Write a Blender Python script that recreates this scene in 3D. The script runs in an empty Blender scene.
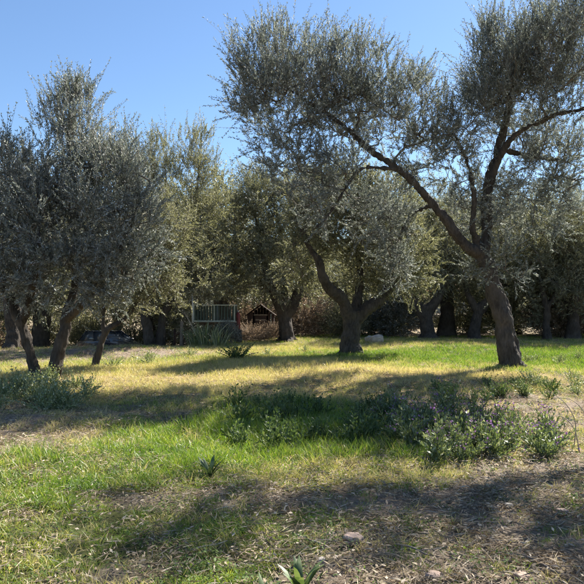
import bpy, bmesh, math, random
import numpy as np
from mathutils import Vector, Matrix, noise

# ------------------------------------------------------------------ camera, sky, sun, exposure
SC = bpy.context.scene
COL = SC.collection
CAM_H, F_PX, CX = 1.5, 626.0, 292.0          # camera height, focal length in pixels of a 584 px frame
PITCH = math.atan(16 / 626.0)
cam_d = bpy.data.cameras.new('camera')
cam_d.sensor_fit = 'HORIZONTAL'; cam_d.sensor_width = 36
cam_d.lens = 36 * F_PX / 584.0
cam_d.clip_start = 0.05; cam_d.clip_end = 3000
cam = bpy.data.objects.new('camera', cam_d); COL.objects.link(cam)
cam.location = (0, 0, CAM_H); cam.rotation_euler = (math.pi / 2 + PITCH, 0, 0)
SC.camera = cam

SUN_AZ, SUN_EL = math.radians(37), math.radians(43)      # azimuth measured from +Y towards +X
world = bpy.data.worlds.new('World'); SC.world = world; world.use_nodes = True
wn = world.node_tree
for n in list(wn.nodes): wn.nodes.remove(n)
sky = wn.nodes.new('ShaderNodeTexSky'); sky.sky_type = 'NISHITA'; sky.sun_disc = False
sky.sun_elevation = SUN_EL; sky.sun_rotation = SUN_AZ
sky.altitude = 100; sky.air_density = 1.1; sky.dust_density = 0.15; sky.ozone_density = 5.5
bg = wn.nodes.new('ShaderNodeBackground'); bg.inputs['Strength'].default_value = 0.051
wo = wn.nodes.new('ShaderNodeOutputWorld')
wn.links.new(sky.outputs[0], bg.inputs['Color']); wn.links.new(bg.outputs[0], wo.inputs['Surface'])

sl = bpy.data.lights.new('sun', 'SUN'); sl.energy = 5.0; sl.angle = math.radians(0.53); sl.color = (1.0, 0.93, 0.82)
sun = bpy.data.objects.new('sun', sl); COL.objects.link(sun)
sv = Vector((math.sin(SUN_AZ) * math.cos(SUN_EL), math.cos(SUN_AZ) * math.cos(SUN_EL), math.sin(SUN_EL)))
sun.rotation_euler = (-sv).to_track_quat('-Z', 'Y').to_euler()
sun.location = (20, 25, 30)

SC.view_settings.view_transform = 'Standard'; SC.view_settings.look = 'None'
SC.view_settings.exposure = 1.75; SC.view_settings.gamma = 1.0
SC.cycles.max_bounces = 4; SC.cycles.diffuse_bounces = 3; SC.cycles.glossy_bounces = 2; SC.cycles.transmission_bounces = 3
SC.cycles.use_adaptive_sampling = True; SC.cycles.adaptive_threshold = 0.02
SC.cycles.use_denoising = True

rng = np.random.default_rng(7)
random.seed(7)

# ------------------------------------------------------------------ helpers
def P(px, py, d):
    """point at depth d (metres along +Y) that stands at photo position px, py"""
    u = (px - CX) / F_PX; v = (CX - py) / F_PX
    c, s = math.cos(PITCH), math.sin(PITCH)
    k = d / (c - v * s)
    return np.array([u * k, d, CAM_H + k * (s + v * c)])

def sstep(a, b, x):
    t = np.clip((np.asarray(x, float) - a) / (b - a), 0, 1)
    return t * t * (3 - 2 * t)

def gz(x, y):
    """ground height"""
    x = np.asarray(x, float); y = np.asarray(y, float)
    z = 0.05 * np.sin(x * 0.45 + 1.3) * np.cos(y * 0.38) + 0.03 * np.sin(x * 1.1 + y * 0.9)
    z = z * sstep(3, 8, np.hypot(x, y))
    left = sstep(-3.5, -6.5, x)
    z = z - 0.85 * left * sstep(22.5, 26.5, y) * (1 - sstep(40, 60, y))
    z = z + 0.16 * np.exp(-((x + 6.8) / 3.0) ** 2 - ((y - 21.0) / 1.6) ** 2)
    z = z + 0.10 * np.exp(-((x - 6.0) / 4.0) ** 2 - ((y - 24.5) / 2.5) ** 2)
    # a shallow furrow on the left and the low bank of straw behind it
    z = z + 0.07 * np.exp(-((y - 8.6 - 0.05 * x) / 0.35) ** 2) * sstep(-1.4, -2.6, x)
    return z

def ground_at(px, py):
    """ground point (x, y) seen at photo position px, py on level ground"""
    d = CAM_H * F_PX / (py - 308.0)
    return np.array([(px - CX) / F_PX * d, d])

def props(o, label=None, cat=None, group=None, kind=None):
    if label: o['label'] = label
    if cat: o['category'] = cat
    if group: o['group'] = group
    if kind: o['kind'] = kind
    return o

def npmesh(name, verts, faces, attrs=None, smooth=False):
    """mesh from an (n,3) array and an (m,k) int array (or a list of several such arrays)"""
    me = bpy.data.meshes.new(name)
    verts = np.asarray(verts, np.float32)
    fl = faces if isinstance(faces, list) else [faces]
    fl = [np.asarray(f, np.int32) for f in fl if len(f)]
    me.vertices.add(len(verts)); me.vertices.foreach_set('co', verts.ravel())
    loops = np.concatenate([f.ravel() for f in fl])
    tot = np.concatenate([np.full(len(f), f.shape[1], np.int32) for f in fl])
    start = np.concatenate([[0], np.cumsum(tot)[:-1]]).astype(np.int32)
    me.loops.add(len(loops)); me.loops.foreach_set('vertex_index', loops)
    me.polygons.add(len(tot)); me.polygons.foreach_set('loop_start', start); me.polygons.foreach_set('loop_total', tot)
    if smooth: me.polygons.foreach_set('use_smooth', np.ones(len(tot), bool))
    for k, (dom, typ, arr) in (attrs or {}).items():
        a = me.attributes.new(k, typ, dom)
        a.data.foreach_set({'FLOAT': 'value', 'FLOAT_COLOR': 'color', 'FLOAT_VECTOR': 'vector', 'INT': 'value'}[typ],
                           np.asarray(arr, np.int32 if typ == 'INT' else np.float32).ravel())
    me.update(calc_edges=True); me.validate()
    return me

def mobj(name, me, mat, parent=None):
    o = bpy.data.objects.new(name, me); COL.objects.link(o)
    if mat is not None:
        if not me.materials: me.materials.append(mat)
    if parent is not None: o.parent = parent
    return o

def empty(name, loc=(0, 0, 0), rz=0.0):
    o = bpy.data.objects.new(name, None); COL.objects.link(o)
    o.location = loc; o.rotation_euler = (0, 0, rz); o.empty_display_size = 0.2
    return o

def copy_tree(o, parent=None):
    c = o.copy(); COL.objects.link(c); c.parent = parent
    for ch in list(o.children): copy_tree(ch, c)
    return c

def norm(v):
    return v / np.maximum(np.linalg.norm(v, axis=-1, keepdims=True), 1e-9)

def frustums(A, B, ra, rb, k=5):
    """tubes A->B as one vert/quad pair"""
    A = np.asarray(A, float); B = np.asarray(B, float)
    d = norm(B - A)
    ref = np.where(np.abs(d[:, 2:3]) < 0.9, np.array([[0, 0, 1.0]]), np.array([[1.0, 0, 0]]))
    u = norm(np.cross(ref, d)); v = np.cross(d, u)
    an = np.arange(k) * 2 * math.pi / k
    ring = u[:, None, :] * np.cos(an)[None, :, None] + v[:, None, :] * np.sin(an)[None, :, None]
    va = A[:, None, :] + ring * np.asarray(ra)[:, None, None]
    vb = B[:, None, :] + ring * np.asarray(rb)[:, None, None]
    V = np.concatenate([va, vb], 1).reshape(-1, 3)
    base = np.arange(len(A))[:, None] * 2 * k
    i = np.arange(k); j = (i + 1) % k
    Q = np.stack([base + i, base + j, base + k + j, base + k + i], -1).reshape(-1, 4)
    return V, Q

def tube(pts, rad, k=10, caps=True):
    """one closed tube along a polyline, with parallel frames"""
    pts = np.asarray(pts, float); rad = np.asarray(rad, float); n = len(pts)
    t = np.zeros_like(pts); t[1:-1] = pts[2:] - pts[:-2]; t[0] = pts[1] - pts[0]; t[-1] = pts[-1] - pts[-2]; t = norm(t)
    u = np.cross(t[0], [0.3, 0.9, 0.1]); u /= np.linalg.norm(u)
    V = []; an = np.arange(k) * 2 * math.pi / k
    for i in range(n):
        u = u - t[i] * np.dot(u, t[i]); u /= np.linalg.norm(u); w = np.cross(t[i], u)
        V.append(pts[i] + rad[i] * (np.cos(an)[:, None] * u + np.sin(an)[:, None] * w))
    V = np.concatenate(V); Q = []
    for i in range(n - 1):
        for j in range(k):
            Q.append((i * k + j, i * k + (j + 1) % k, (i + 1) * k + (j + 1) % k, (i + 1) * k + j))
    T = []
    if caps:
        V = np.concatenate([V, pts[:1], pts[-1:]]); a, b = n * k, n * k + 1
        for j in range(k):
            T.append((a, (j + 1) % k, j)); T.append((b, (n - 1) * k + j, (n - 1) * k + (j + 1) % k))
    return V, np.array(Q, np.int32), np.array(T, np.int32).reshape(-1, 3)

def join(parts):
    """parts: list of (V, [faces...]) -> V, [faces by arity]"""
    off = 0; Vs = []; by = {}
    for V, fs in parts:
        Vs.append(V)
        for f in (fs if isinstance(fs, list) else [fs]):
            f = np.asarray(f, np.int32)
            if len(f): by.setdefault(f.shape[1], []).append(f + off)
        off += len(V)
    return np.concatenate(Vs), [np.concatenate(v) for v in by.values()]

def catmull(pts, step):
    """smooth resample of an (n,k) control polyline"""
    p = np.asarray(pts, float)
    p = np.concatenate([[2 * p[0] - p[1]], p, [2 * p[-1] - p[-2]]]); out = []
    for i in range(1, len(p) - 2):
        L = np.linalg.norm(p[i + 1][:3] - p[i][:3]); n = max(1, int(round(L / step)))
        for s in np.arange(n) / n:
            a, b, c, d = p[i - 1], p[i], p[i + 1], p[i + 2]
            out.append(0.5 * (2 * b + (c - a) * s + (2 * a - 5 * b + 4 * c - d) * s * s + (3 * b - a - 3 * c + d) * s ** 3))
    out.append(p[-2]); return np.array(out)

def box(cx, cy, cz, sx, sy, sz):
    V = np.array([[x, y, z] for z in (-.5, .5) for y in (-.5, .5) for x in (-.5, .5)]) * [sx, sy, sz] + [cx, cy, cz]
    Q = np.array([[0, 2, 3, 1], [4, 5, 7, 6], [0, 1, 5, 4], [2, 6, 7, 3], [0, 4, 6, 2], [1, 3, 7, 5]])
    return V, Q

def bevel_box(name, dims, mat, parent, loc=(0, 0, 0), rot=(0, 0, 0), bev=0.008):
    bm = bmesh.new(); bmesh.ops.create_cube(bm, size=1.0)
    bmesh.ops.scale(bm, vec=dims, verts=bm.verts)
    if bev: bmesh.ops.bevel(bm, geom=bm.edges[:], offset=bev, segments=1, affect='EDGES')
    me = bpy.data.meshes.new(name); bm.to_mesh(me); bm.free()
    o = mobj(name, me, mat, parent); o.location = loc; o.rotation_euler = rot
    return o

# ------------------------------------------------------------------ materials
def mat_new(name):
    m = bpy.data.materials.new(name); m.use_nodes = True
    nt = m.node_tree; nt.nodes.clear()
    out = nt.nodes.new('ShaderNodeOutputMaterial')
    return m, nt, out

def nd(nt, typ, **kw):
    n = nt.nodes.new(typ)
    for k, v in kw.items():
        if k in n.inputs: n.inputs[k].default_value = v
        else: setattr(n, k, v)
    return n

def ramp(nt, stops, fac):
    r = nt.nodes.new('ShaderNodeValToRGB'); e = r.color_ramp.elements
    while len(e) < len(stops): e.new(0.5)
    for el, (p, c) in zip(e, stops): el.position = p; el.color = (*c, 1)
    nt.links.new(fac, r.inputs[0]); return r

def simple_mat(name, col, rough=0.6, metal=0.0, var=0.15, scale=6.0, bump=0.0, spec=0.5, coat=0.0):
    """plain painted or raw surface with noise variation"""
    m, nt, out = mat_new(name)
    tc = nd(nt, 'ShaderNodeTexCoord'); nz = nd(nt, 'ShaderNodeTexNoise', Scale=scale, Detail=6.0, Roughness=0.6)
    nt.links.new(tc.outputs['Object'], nz.inputs['Vector'])
    lo = tuple(c * (1 - var) for c in col); hi = tuple(min(1, c * (1 + var)) for c in col)
    r = ramp(nt, [(0.3, lo), (0.7, hi)], nz.outputs['Fac'])
    b = nd(nt, 'ShaderNodeBsdfPrincipled', Roughness=rough, Metallic=metal)
    b.inputs['Specular IOR Level'].default_value = spec; b.inputs['Coat Weight'].default_value = coat
    nt.links.new(r.outputs[0], b.inputs['Base Color'])
    if bump:
        bp = nd(nt, 'ShaderNodeBump', Strength=bump, Distance=0.02); nt.links.new(nz.outputs['Fac'], bp.inputs['Height'])
        nt.links.new(bp.outputs[0], b.inputs['Normal'])
    nt.links.new(b.outputs[0], out.inputs['Surface']); return m

def leaf_mat(name, stops, attr='rnd', atype='GEOMETRY', trans=0.35, rough=0.45, spec=0.4, tcol=(1.25, 1.2, 0.7)):
    """thin leaf: reflecting both sides and letting light through; colour by a per leaf number"""
    m, nt, out = mat_new(name)
    a = nd(nt, 'ShaderNodeAttribute', attribute_name=attr); a.attribute_type = atype
    fac = a.outputs['Fac']
    if atype == 'INSTANCER':
        g = nd(nt, 'ShaderNodeAttribute', attribute_name='rnd')
        q = nd(nt, 'ShaderNodeMath', operation='MULTIPLY_ADD'); nt.links.new(g.outputs['Fac'], q.inputs[0]); q.inputs[1].default_value = 0.3
        w = nd(nt, 'ShaderNodeMath', operation='SUBTRACT'); nt.links.new(fac, w.inputs[0]); w.inputs[1].default_value = 0.13
        nt.links.new(w.outputs[0], q.inputs[2]); fac = q.outputs[0]
    r = ramp(nt, stops, fac)
    b = nd(nt, 'ShaderNodeBsdfDiffuse'); nt.links.new(r.outputs[0], b.inputs['Color'])
    t = nd(nt, 'ShaderNodeBsdfTranslucent')
    mu = nd(nt, 'ShaderNodeMix', data_type='RGBA', blend_type='MULTIPLY'); mu.inputs[0].default_value = 1.0
    nt.links.new(r.outputs[0], mu.inputs[6]); mu.inputs[7].default_value = (*tcol, 1)
    nt.links.new(mu.outputs[2], t.inputs['Color'])
    mx = nd(nt, 'ShaderNodeMixShader', Fac=trans)
    nt.links.new(b.outputs[0], mx.inputs[1]); nt.links.new(t.outputs[0], mx.inputs[2])
    gl = nd(nt, 'ShaderNodeBsdfGlossy', Roughness=rough); gl.inputs['Color'].default_value = (0.9, 0.92, 0.95, 1)
    m2 = nd(nt, 'ShaderNodeMixShader', Fac=0.16 * spec)
    nt.links.new(mx.outputs[0], m2.inputs[1]); nt.links.new(gl.outputs[0], m2.inputs[2])
    nt.links.new(m2.outputs[0], out.inputs['Surface']); return m

def bark_mat(name, dark, light):
    m, nt, out = mat_new(name)
    tc = nd(nt, 'ShaderNodeTexCoord')
    mp = nd(nt, 'ShaderNodeMapping'); mp.inputs['Scale'].default_value = (1, 1, 0.28)
    nt.links.new(tc.outputs['Object'], mp.inputs['Vector'])
    n1 = nd(nt, 'ShaderNodeTexNoise', Scale=22.0, Detail=8.0, Roughness=0.7); nt.links.new(mp.outputs[0], n1.inputs['Vector'])
    n2 = nd(nt, 'ShaderNodeTexNoise', Scale=3.0, Detail=3.0); nt.links.new(tc.outputs['Object'], n2.inputs['Vector'])
    vo = nd(nt, 'ShaderNodeTexVoronoi', Scale=26.0); vo.feature = 'DISTANCE_TO_EDGE'; nt.links.new(mp.outputs[0], vo.inputs['Vector'])
    mixf = nd(nt, 'ShaderNodeMath', operation='MULTIPLY_ADD'); nt.links.new(n1.outputs['Fac'], mixf.inputs[0]); mixf.inputs[1].default_value = 0.6
    n2m = nd(nt, 'ShaderNodeMath', operation='MULTIPLY'); nt.links.new(n2.outputs['Fac'], n2m.inputs[0]); n2m.inputs[1].default_value = 0.4
    nt.links.new(n2m.outputs[0], mixf.inputs[2])
    r = ramp(nt, [(0.32, dark), (0.5, tuple((a + b) / 2 for a, b in zip(dark, light))), (0.68, light)], mixf.outputs[0])
    b = nd(nt, 'ShaderNodeBsdfPrincipled', Roughness=0.9); b.inputs['Specular IOR Level'].default_value = 0.2
    nt.links.new(r.outputs[0], b.inputs['Base Color'])
    h = nd(nt, 'ShaderNodeMath', operation='ADD'); nt.links.new(n1.outputs['Fac'], h.inputs[0])
    vm = nd(nt, 'ShaderNodeMath', operation='MINIMUM'); nt.links.new(vo.outputs['Distance'], vm.inputs[0]); vm.inputs[1].default_value = 0.15
    nt.links.new(vm.outputs[0], h.inputs[1])
    bp = nd(nt, 'ShaderNodeBump', Strength=0.9, Distance=0.03); nt.links.new(h.outputs[0], bp.inputs['Height'])
    nt.links.new(bp.outputs[0], b.inputs['Normal'])
    nt.links.new(b.outputs[0], out.inputs['Surface']); return m

M = {}
M['olive'] = leaf_mat('olive_leaf', [(0.0, (0.082, 0.097, 0.078)), (0.35, (0.155, 0.176, 0.158)), (0.60, (0.255, 0.278, 0.275)),
                                      (0.80, (0.36, 0.38, 0.39)), (1.0, (0.44, 0.455, 0.47))], trans=0.36, rough=0.55, spec=0.35, tcol=(1.1, 1.12, 0.9))
M['olive_pale'] = leaf_mat('olive_leaf_yellowish', [(0.0, (0.095, 0.102, 0.055)), (0.35, (0.175, 0.185, 0.110)), (0.62, (0.26, 0.265, 0.175)),
                                      (0.82, (0.37, 0.37, 0.28)), (1.0, (0.47, 0.47, 0.38))], trans=0.38, rough=0.55, spec=0.3, tcol=(1.15, 1.12, 0.75))
M['bark'] = bark_mat('olive_bark', (0.018, 0.016, 0.014), (0.115, 0.10, 0.088))
M['twig'] = simple_mat('twig_bark', (0.12, 0.10, 0.08), 0.85, var=0.35, scale=14)
M['dry_twig'] = simple_mat('dry_twig', (0.36, 0.29, 0.21), 0.8, var=0.35, scale=18)
M['dead_wood'] = simple_mat('weathered_dead_wood', (0.38, 0.32, 0.25), 0.85, var=0.35, scale=14, bump=0.4)

M['grass'] = leaf_mat('grass_blade', [(0.0, (0.065, 0.125, 0.014)), (0.35, (0.15, 0.25, 0.026)), (0.6, (0.31, 0.35, 0.055)),
                                      (0.78, (0.45, 0.39, 0.19)), (1.0, (0.62, 0.51, 0.33))], attr='tint', atype='INSTANCER', trans=0.45, rough=0.5, spec=0.3, tcol=(1.2, 1.2, 0.72))
M['litter'] = leaf_mat('dry_litter', [(0.0, (0.085, 0.062, 0.04)), (0.4, (0.20, 0.15, 0.095)), (0.75, (0.34, 0.27, 0.18)), (1.0, (0.50, 0.43, 0.33))],
                       trans=0.15, rough=0.7, spec=0.2, tcol=(1.1, 1.0, 0.8))
M['weed'] = leaf_mat('weed_leaf', [(0.0, (0.06, 0.09, 0.035)), (0.4, (0.13, 0.18, 0.07)), (0.75, (0.25, 0.30, 0.15)), (1.0, (0.45, 0.47, 0.33))], trans=0.33, rough=0.45, spec=0.4)
M['weed_dark'] = leaf_mat('dark_weed_leaf', [(0.0, (0.04, 0.075, 0.025)), (0.5, (0.085, 0.135, 0.045)), (1.0, (0.17, 0.23, 0.09))], trans=0.34, rough=0.55, spec=0.2)
M['broad'] = leaf_mat('broad_leaf', [(0.0, (0.06, 0.10, 0.035)), (0.5, (0.10, 0.155, 0.05)), (1.0, (0.17, 0.22, 0.09))], trans=0.3, rough=0.5, spec=0.25)
M['weed_stem'] = simple_mat('weed_stem', (0.13, 0.16, 0.07), 0.7, var=0.3)
M['flower'] = leaf_mat('purple_petal', [(0.0, (0.13, 0.06, 0.17)), (0.5, (0.24, 0.13, 0.29)), (1.0, (0.38, 0.25, 0.40))], trans=0.3, rough=0.6, spec=0.2, tcol=(1.1, 0.8, 1.2))
M['stone'] = simple_mat('pink_limestone', (0.42, 0.30, 0.23), 0.85, var=0.3, scale=18, bump=0.6)
M['greystone'] = simple_mat('grey_limestone', (0.36, 0.32, 0.27), 0.88, var=0.3, scale=14, bump=0.6)

def soil_material():
    m, nt, out = mat_new('soil_with_thatch')
    tc = nd(nt, 'ShaderNodeTexCoord')
    z = nd(nt, 'ShaderNodeAttribute', attribute_name='zone')
    sep = nd(nt, 'ShaderNodeSeparateColor'); nt.links.new(z.outputs['Color'], sep.inputs[0])
    n1 = nd(nt, 'ShaderNodeTexNoise', Scale=1.7, Detail=8.0, Roughness=0.65); nt.links.new(tc.outputs['Object'], n1.inputs['Vector'])
    n2 = nd(nt, 'ShaderNodeTexNoise', Scale=38.0, Detail=8.0, Roughness=0.75); nt.links.new(tc.outputs['Object'], n2.inputs['Vector'])
    n3 = nd(nt, 'ShaderNodeTexNoise', Scale=130.0, Detail=4.0, Roughness=0.7); nt.links.new(tc.outputs['Object'], n3.inputs['Vector'])
    soil = ramp(nt, [(0.3, (0.12, 0.092, 0.070)), (0.5, (0.27, 0.215, 0.165)), (0.72, (0.44, 0.365, 0.29))], n2.outputs['Fac'])
    straw = ramp(nt, [(0.3, (0.16, 0.115, 0.055)), (0.5, (0.33, 0.24, 0.11)), (0.7, (0.48, 0.36, 0.19))], n2.outputs['Fac'])
    green = ramp(nt, [(0.3, (0.045, 0.055, 0.018)), (0.5, (0.09, 0.105, 0.032)), (0.7, (0.19, 0.17, 0.07))], n2.outputs['Fac'])
    def noisy(ch):
        a = nd(nt, 'ShaderNodeMath', operation='MULTIPLY_ADD'); nt.links.new(n1.outputs['Fac'], a.inputs[0]); a.inputs[1].default_value = 1.0
        s = nd(nt, 'ShaderNodeMath', operation='SUBTRACT'); nt.links.new(sep.outputs[ch], s.inputs[0]); s.inputs[1].default_value = 0.5
        nt.links.new(s.outputs[0], a.inputs[2])
        c = nd(nt, 'ShaderNodeMapRange'); nt.links.new(a.outputs[0], c.inputs[0]); c.inputs[1].default_value = 0.3; c.inputs[2].default_value = 0.75
        return c
    g, d = noisy(0), noisy(1)
    m1 = nd(nt, 'ShaderNodeMix', data_type='RGBA'); nt.links.new(d.outputs[0], m1.inputs[0]); nt.links.new(soil.outputs[0], m1.inputs[6]); nt.links.new(straw.outputs[0], m1.inputs[7])
    m2 = nd(nt, 'ShaderNodeMix', data_type='RGBA'); nt.links.new(g.outputs[0], m2.inputs[0]); nt.links.new(m1.outputs[2], m2.inputs[6]); nt.links.new(green.outputs[0], m2.inputs[7])
    b = nd(nt, 'ShaderNodeBsdfPrincipled', Roughness=0.95); b.inputs['Specular IOR Level'].default_value = 0.15
    nt.links.new(m2.outputs[2], b.inputs['Base Color'])
    ad = nd(nt, 'ShaderNodeMath', operation='MULTIPLY_ADD'); nt.links.new(n3.outputs['Fac'], ad.inputs[0]); ad.inputs[1].default_value = 0.5; nt.links.new(n2.outputs['Fac'], ad.inputs[2])
    bp = nd(nt, 'ShaderNodeBump', Strength=0.9, Distance=0.035); nt.links.new(ad.outputs[0], bp.inputs['Height'])
    nt.links.new(bp.outputs[0], b.inputs['Normal']); nt.links.new(b.outputs[0], out.inputs['Surface']); return m
M['soil'] = soil_material()

# ------------------------------------------------------------------ ground
# what grows where, in metres: (centre x, centre y, radius x, radius y, green, dry, tall, strength)
PATCHES = [
    (6.8, 19.8, 6.0, 2.6, 1.0, 0.05, 0.45, 1.0), (11.5, 18.5, 4.0, 3.5, 0.95, 0.1, 0.5, 1.0),
    (-2.0, 14.0, 4.4, 3.2, 0.20, 0.85, 0.35, 1.3), (2.6, 13.6, 2.4, 1.3, 0.04, 1.0, 0.4, 1.3), (-1.2, 17.6, 3.4, 1.6, 0.40, 0.75, 0.35, 0.9),
    (-1.5, 24.0, 5.0, 3.0, 0.18, 0.62, 0.25, 0.9), (-6.2, 20.8, 4.2, 2.8, 0.04, 0.10, 0.1, 2.4), (-4.6, 18.2, 2.0, 1.2, 0.55, 0.45, 0.4, 0.8),
    (-1.4, 7.0, 1.6, 1.5, 0.95, 0.12, 0.95, 1.0), (0.3, 8.5, 1.7, 1.8, 0.95, 0.08, 1.0, 1.0), (-2.0, 9.6, 1.2, 0.8, 0.6, 0.35, 0.4, 0.7),
    (-3.3, 7.35, 1.35, 0.75, 0.03, 0.3, 0.05, 1.6), (-4.0, 8.9, 2.2, 0.7, 0.08, 0.2, 0.1, 1.4),
    (-2.0, 5.2, 1.3, 1.2, 0.9, 0.25, 0.35, 1.0), (-1.4, 3.8, 1.0, 0.9, 0.85, 0.3, 0.22, 1.0), (0.45, 5.75, 1.0, 0.5, 0.55, 0.85, 0.35, 1.1),
    (-0.8, 4.95, 0.75, 0.3, 0.10, 0.25, 0.05, 1.3), (-0.3, 4.1, 0.8, 0.7, 0.72, 0.15, 0.15, 1.0), (-0.95, 3.5, 0.22, 0.35, 0.05, 0.3, 0.0, 1.1),
    (1.6, 4.2, 1.5, 1.3, 0.12, 0.10, 0.05, 1.3), (2.9, 5.6, 1.3, 0.8, 0.10, 0.15, 0.1, 1.2), (0.35, 3.35, 0.45, 0.3, 0.05, 0.12, 0.0, 1.1),
    (1.55, 3.75, 0.4, 0.28, 0.02, 0.1, 0.0, 1.4),
    (1.3, 7.2, 1.0, 0.9, 0.7, 0.2, 0.5, 0.9), (3.3, 9.6, 2.1, 1.2, 0.06, 0.15, 0.1, 1.4), (5.2, 12.3, 2.2, 1.6, 0.25, 0.4, 0.2, 1.0),
    (3.0, 30.0, 14.0, 6.0, 0.2, 0.25, 0.2, 1.0), (-12.0, 30.0, 8.0, 5.0, 0.1, 0.5, 0.1, 1.0),
]
def zone(x, y):
    x = np.asarray(x, float); y = np.asarray(y, float)
    W = np.full(x.shape, 0.12); G = W * 0.4; D = W * 0.4; T = W * 0.2
    wob = 0.16 * np.sin(x * 1.7 + 0.6 * y) + 0.14 * np.sin(1.3 * y - 0.8 * x + 2) + 0.1 * np.sin(3.9 * x - 2.7 * y)
    for cx, cy, rx, ry, g, d, t, s in PATCHES:
        q = ((x - cx) / rx) ** 2 + ((y - cy) / ry) ** 2 + wob
        w = s * np.exp(-np.maximum(q, 0) ** 2 * 1.1) + 1e-9
        W = W + w; G = G + w * g; D = D + w * d; T = T + w * t
    return G / W, D / W, T / W

def make_ground():
    def axis(segs):
        out = []
        for a, b, s in segs: out.append(np.arange(a, b, s))
        return np.concatenate(out + [[segs[-1][1]]])
    xs_p = axis([(0, 3.6, 0.045), (3.6, 8, 0.14), (8, 20, 0.5), (20, 60, 3), (60, 400, 34)])
    xs = np.concatenate([-xs_p[:0:-1], xs_p])
    ys = axis([(-40, -4, 4), (-4, 2.4, 0.4), (2.4, 7.5, 0.045), (7.5, 14, 0.12), (14, 32, 0.35), (32, 70, 2), (70, 700, 45)])
    X, Y = np.meshgrid(xs, ys); Z = gz(X, Y)
    near = np.exp(-np.maximum(np.hypot(X, Y) - 6, 0) / 4)
    fl = np.stack([X.ravel(), Y.ravel()], 1); nz = np.zeros(len(fl))
    sel = np.where(near.ravel() > 0.02)[0]
    for i in sel:
        a, b = fl[i]
        nz[i] = noise.noise((a * 3.1, b * 3.1, 0)) * 0.022 + noise.noise((a * 9, b * 9, 4)) * 0.012 + noise.noise((a * 21, b * 21, 9)) * 0.007
    Z = Z + nz.reshape(Z.shape) * near
    n, k = len(xs), len(ys)
    i, j = np.meshgrid(np.arange(n - 1), np.arange(k - 1)); b = (j * n + i).ravel()
    Q = np.stack([b, b + 1, b + n + 1, b + n], 1)
    g, d, t = zone(X.ravel(), Y.ravel())
    c = np.stack([g, d, t, np.ones_like(g)], 1)
    me = npmesh('ground', np.stack([X.ravel(), Y.ravel(), Z.ravel()], 1), Q, {'zone': ('POINT', 'FLOAT_COLOR', c)}, smooth=True)
    return props(mobj('ground', me, M['soil']), kind='structure')
make_ground()

# ------------------------------------------------------------------ olive trees
def organic(limbs, voxel, bark_amp, seed):
    """limbs: list of (n,4) arrays x,y,z,r -> one fused gnarled mesh"""
    parts = []
    for L in limbs:
        c = catmull(L, 0.12 if voxel < 0.04 else 0.22)
        j = np.array([noise.noise_vector((p[0] * 1.7 + seed, p[1] * 1.7, p[2] * 1.7)) for p in c])
        c[:, :3] += j * np.minimum(c[:, 3:4] * 0.35, 0.06)
        lump = np.array([noise.noise((p[0] * 4 + seed, p[1] * 4, p[2] * 3.0)) for p in c])
        V, Q, T = tube(c[:, :3], np.maximum(c[:, 3] * (1 + 0.22 * lump), 0.6 * voxel), 10)
        parts.append((V, [Q, T]))
    V, F = join(parts)
    me = npmesh('tmp', V, F)
    o = bpy.data.objects.new('tmp', me); COL.objects.link(o)
    md = o.modifiers.new('r', 'REMESH'); md.mode = 'VOXEL'; md.voxel_size = voxel
    sm = o.modifiers.new('s', 'SMOOTH'); sm.iterations = 2; sm.factor = 0.5
    dg = bpy.context.evaluated_depsgraph_get()
    me2 = bpy.data.meshes.new_from_object(o.evaluated_get(dg), depsgraph=dg)
    bpy.data.objects.remove(o); bpy.data.meshes.remove(me)
    n = len(me2.vertices); co = np.empty(n * 3, np.float32); no = np.empty(n * 3, np.float32)
    me2.vertices.foreach_get('co', co); me2.vertices.foreach_get('normal', no)
    co = co.reshape(-1, 3); no = no.reshape(-1, 3)
    h = np.array([0.45 - 1.5 * abs(noise.noise((p[0] * 7 + seed, p[1] * 7 + p[2] * 2.4, p[2] * 1.4))) + 0.5 * noise.noise((p[0] * 22, p[1] * 22 + seed, p[2] * 5)) for p in co])
    co = co + no * (h * bark_amp)[:, None]
    me2.vertices.foreach_set('co', co.ravel().astype(np.float32))
    me2.polygons.foreach_set('use_smooth', np.ones(len(me2.polygons), bool)); me2.update()
    return me2

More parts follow.
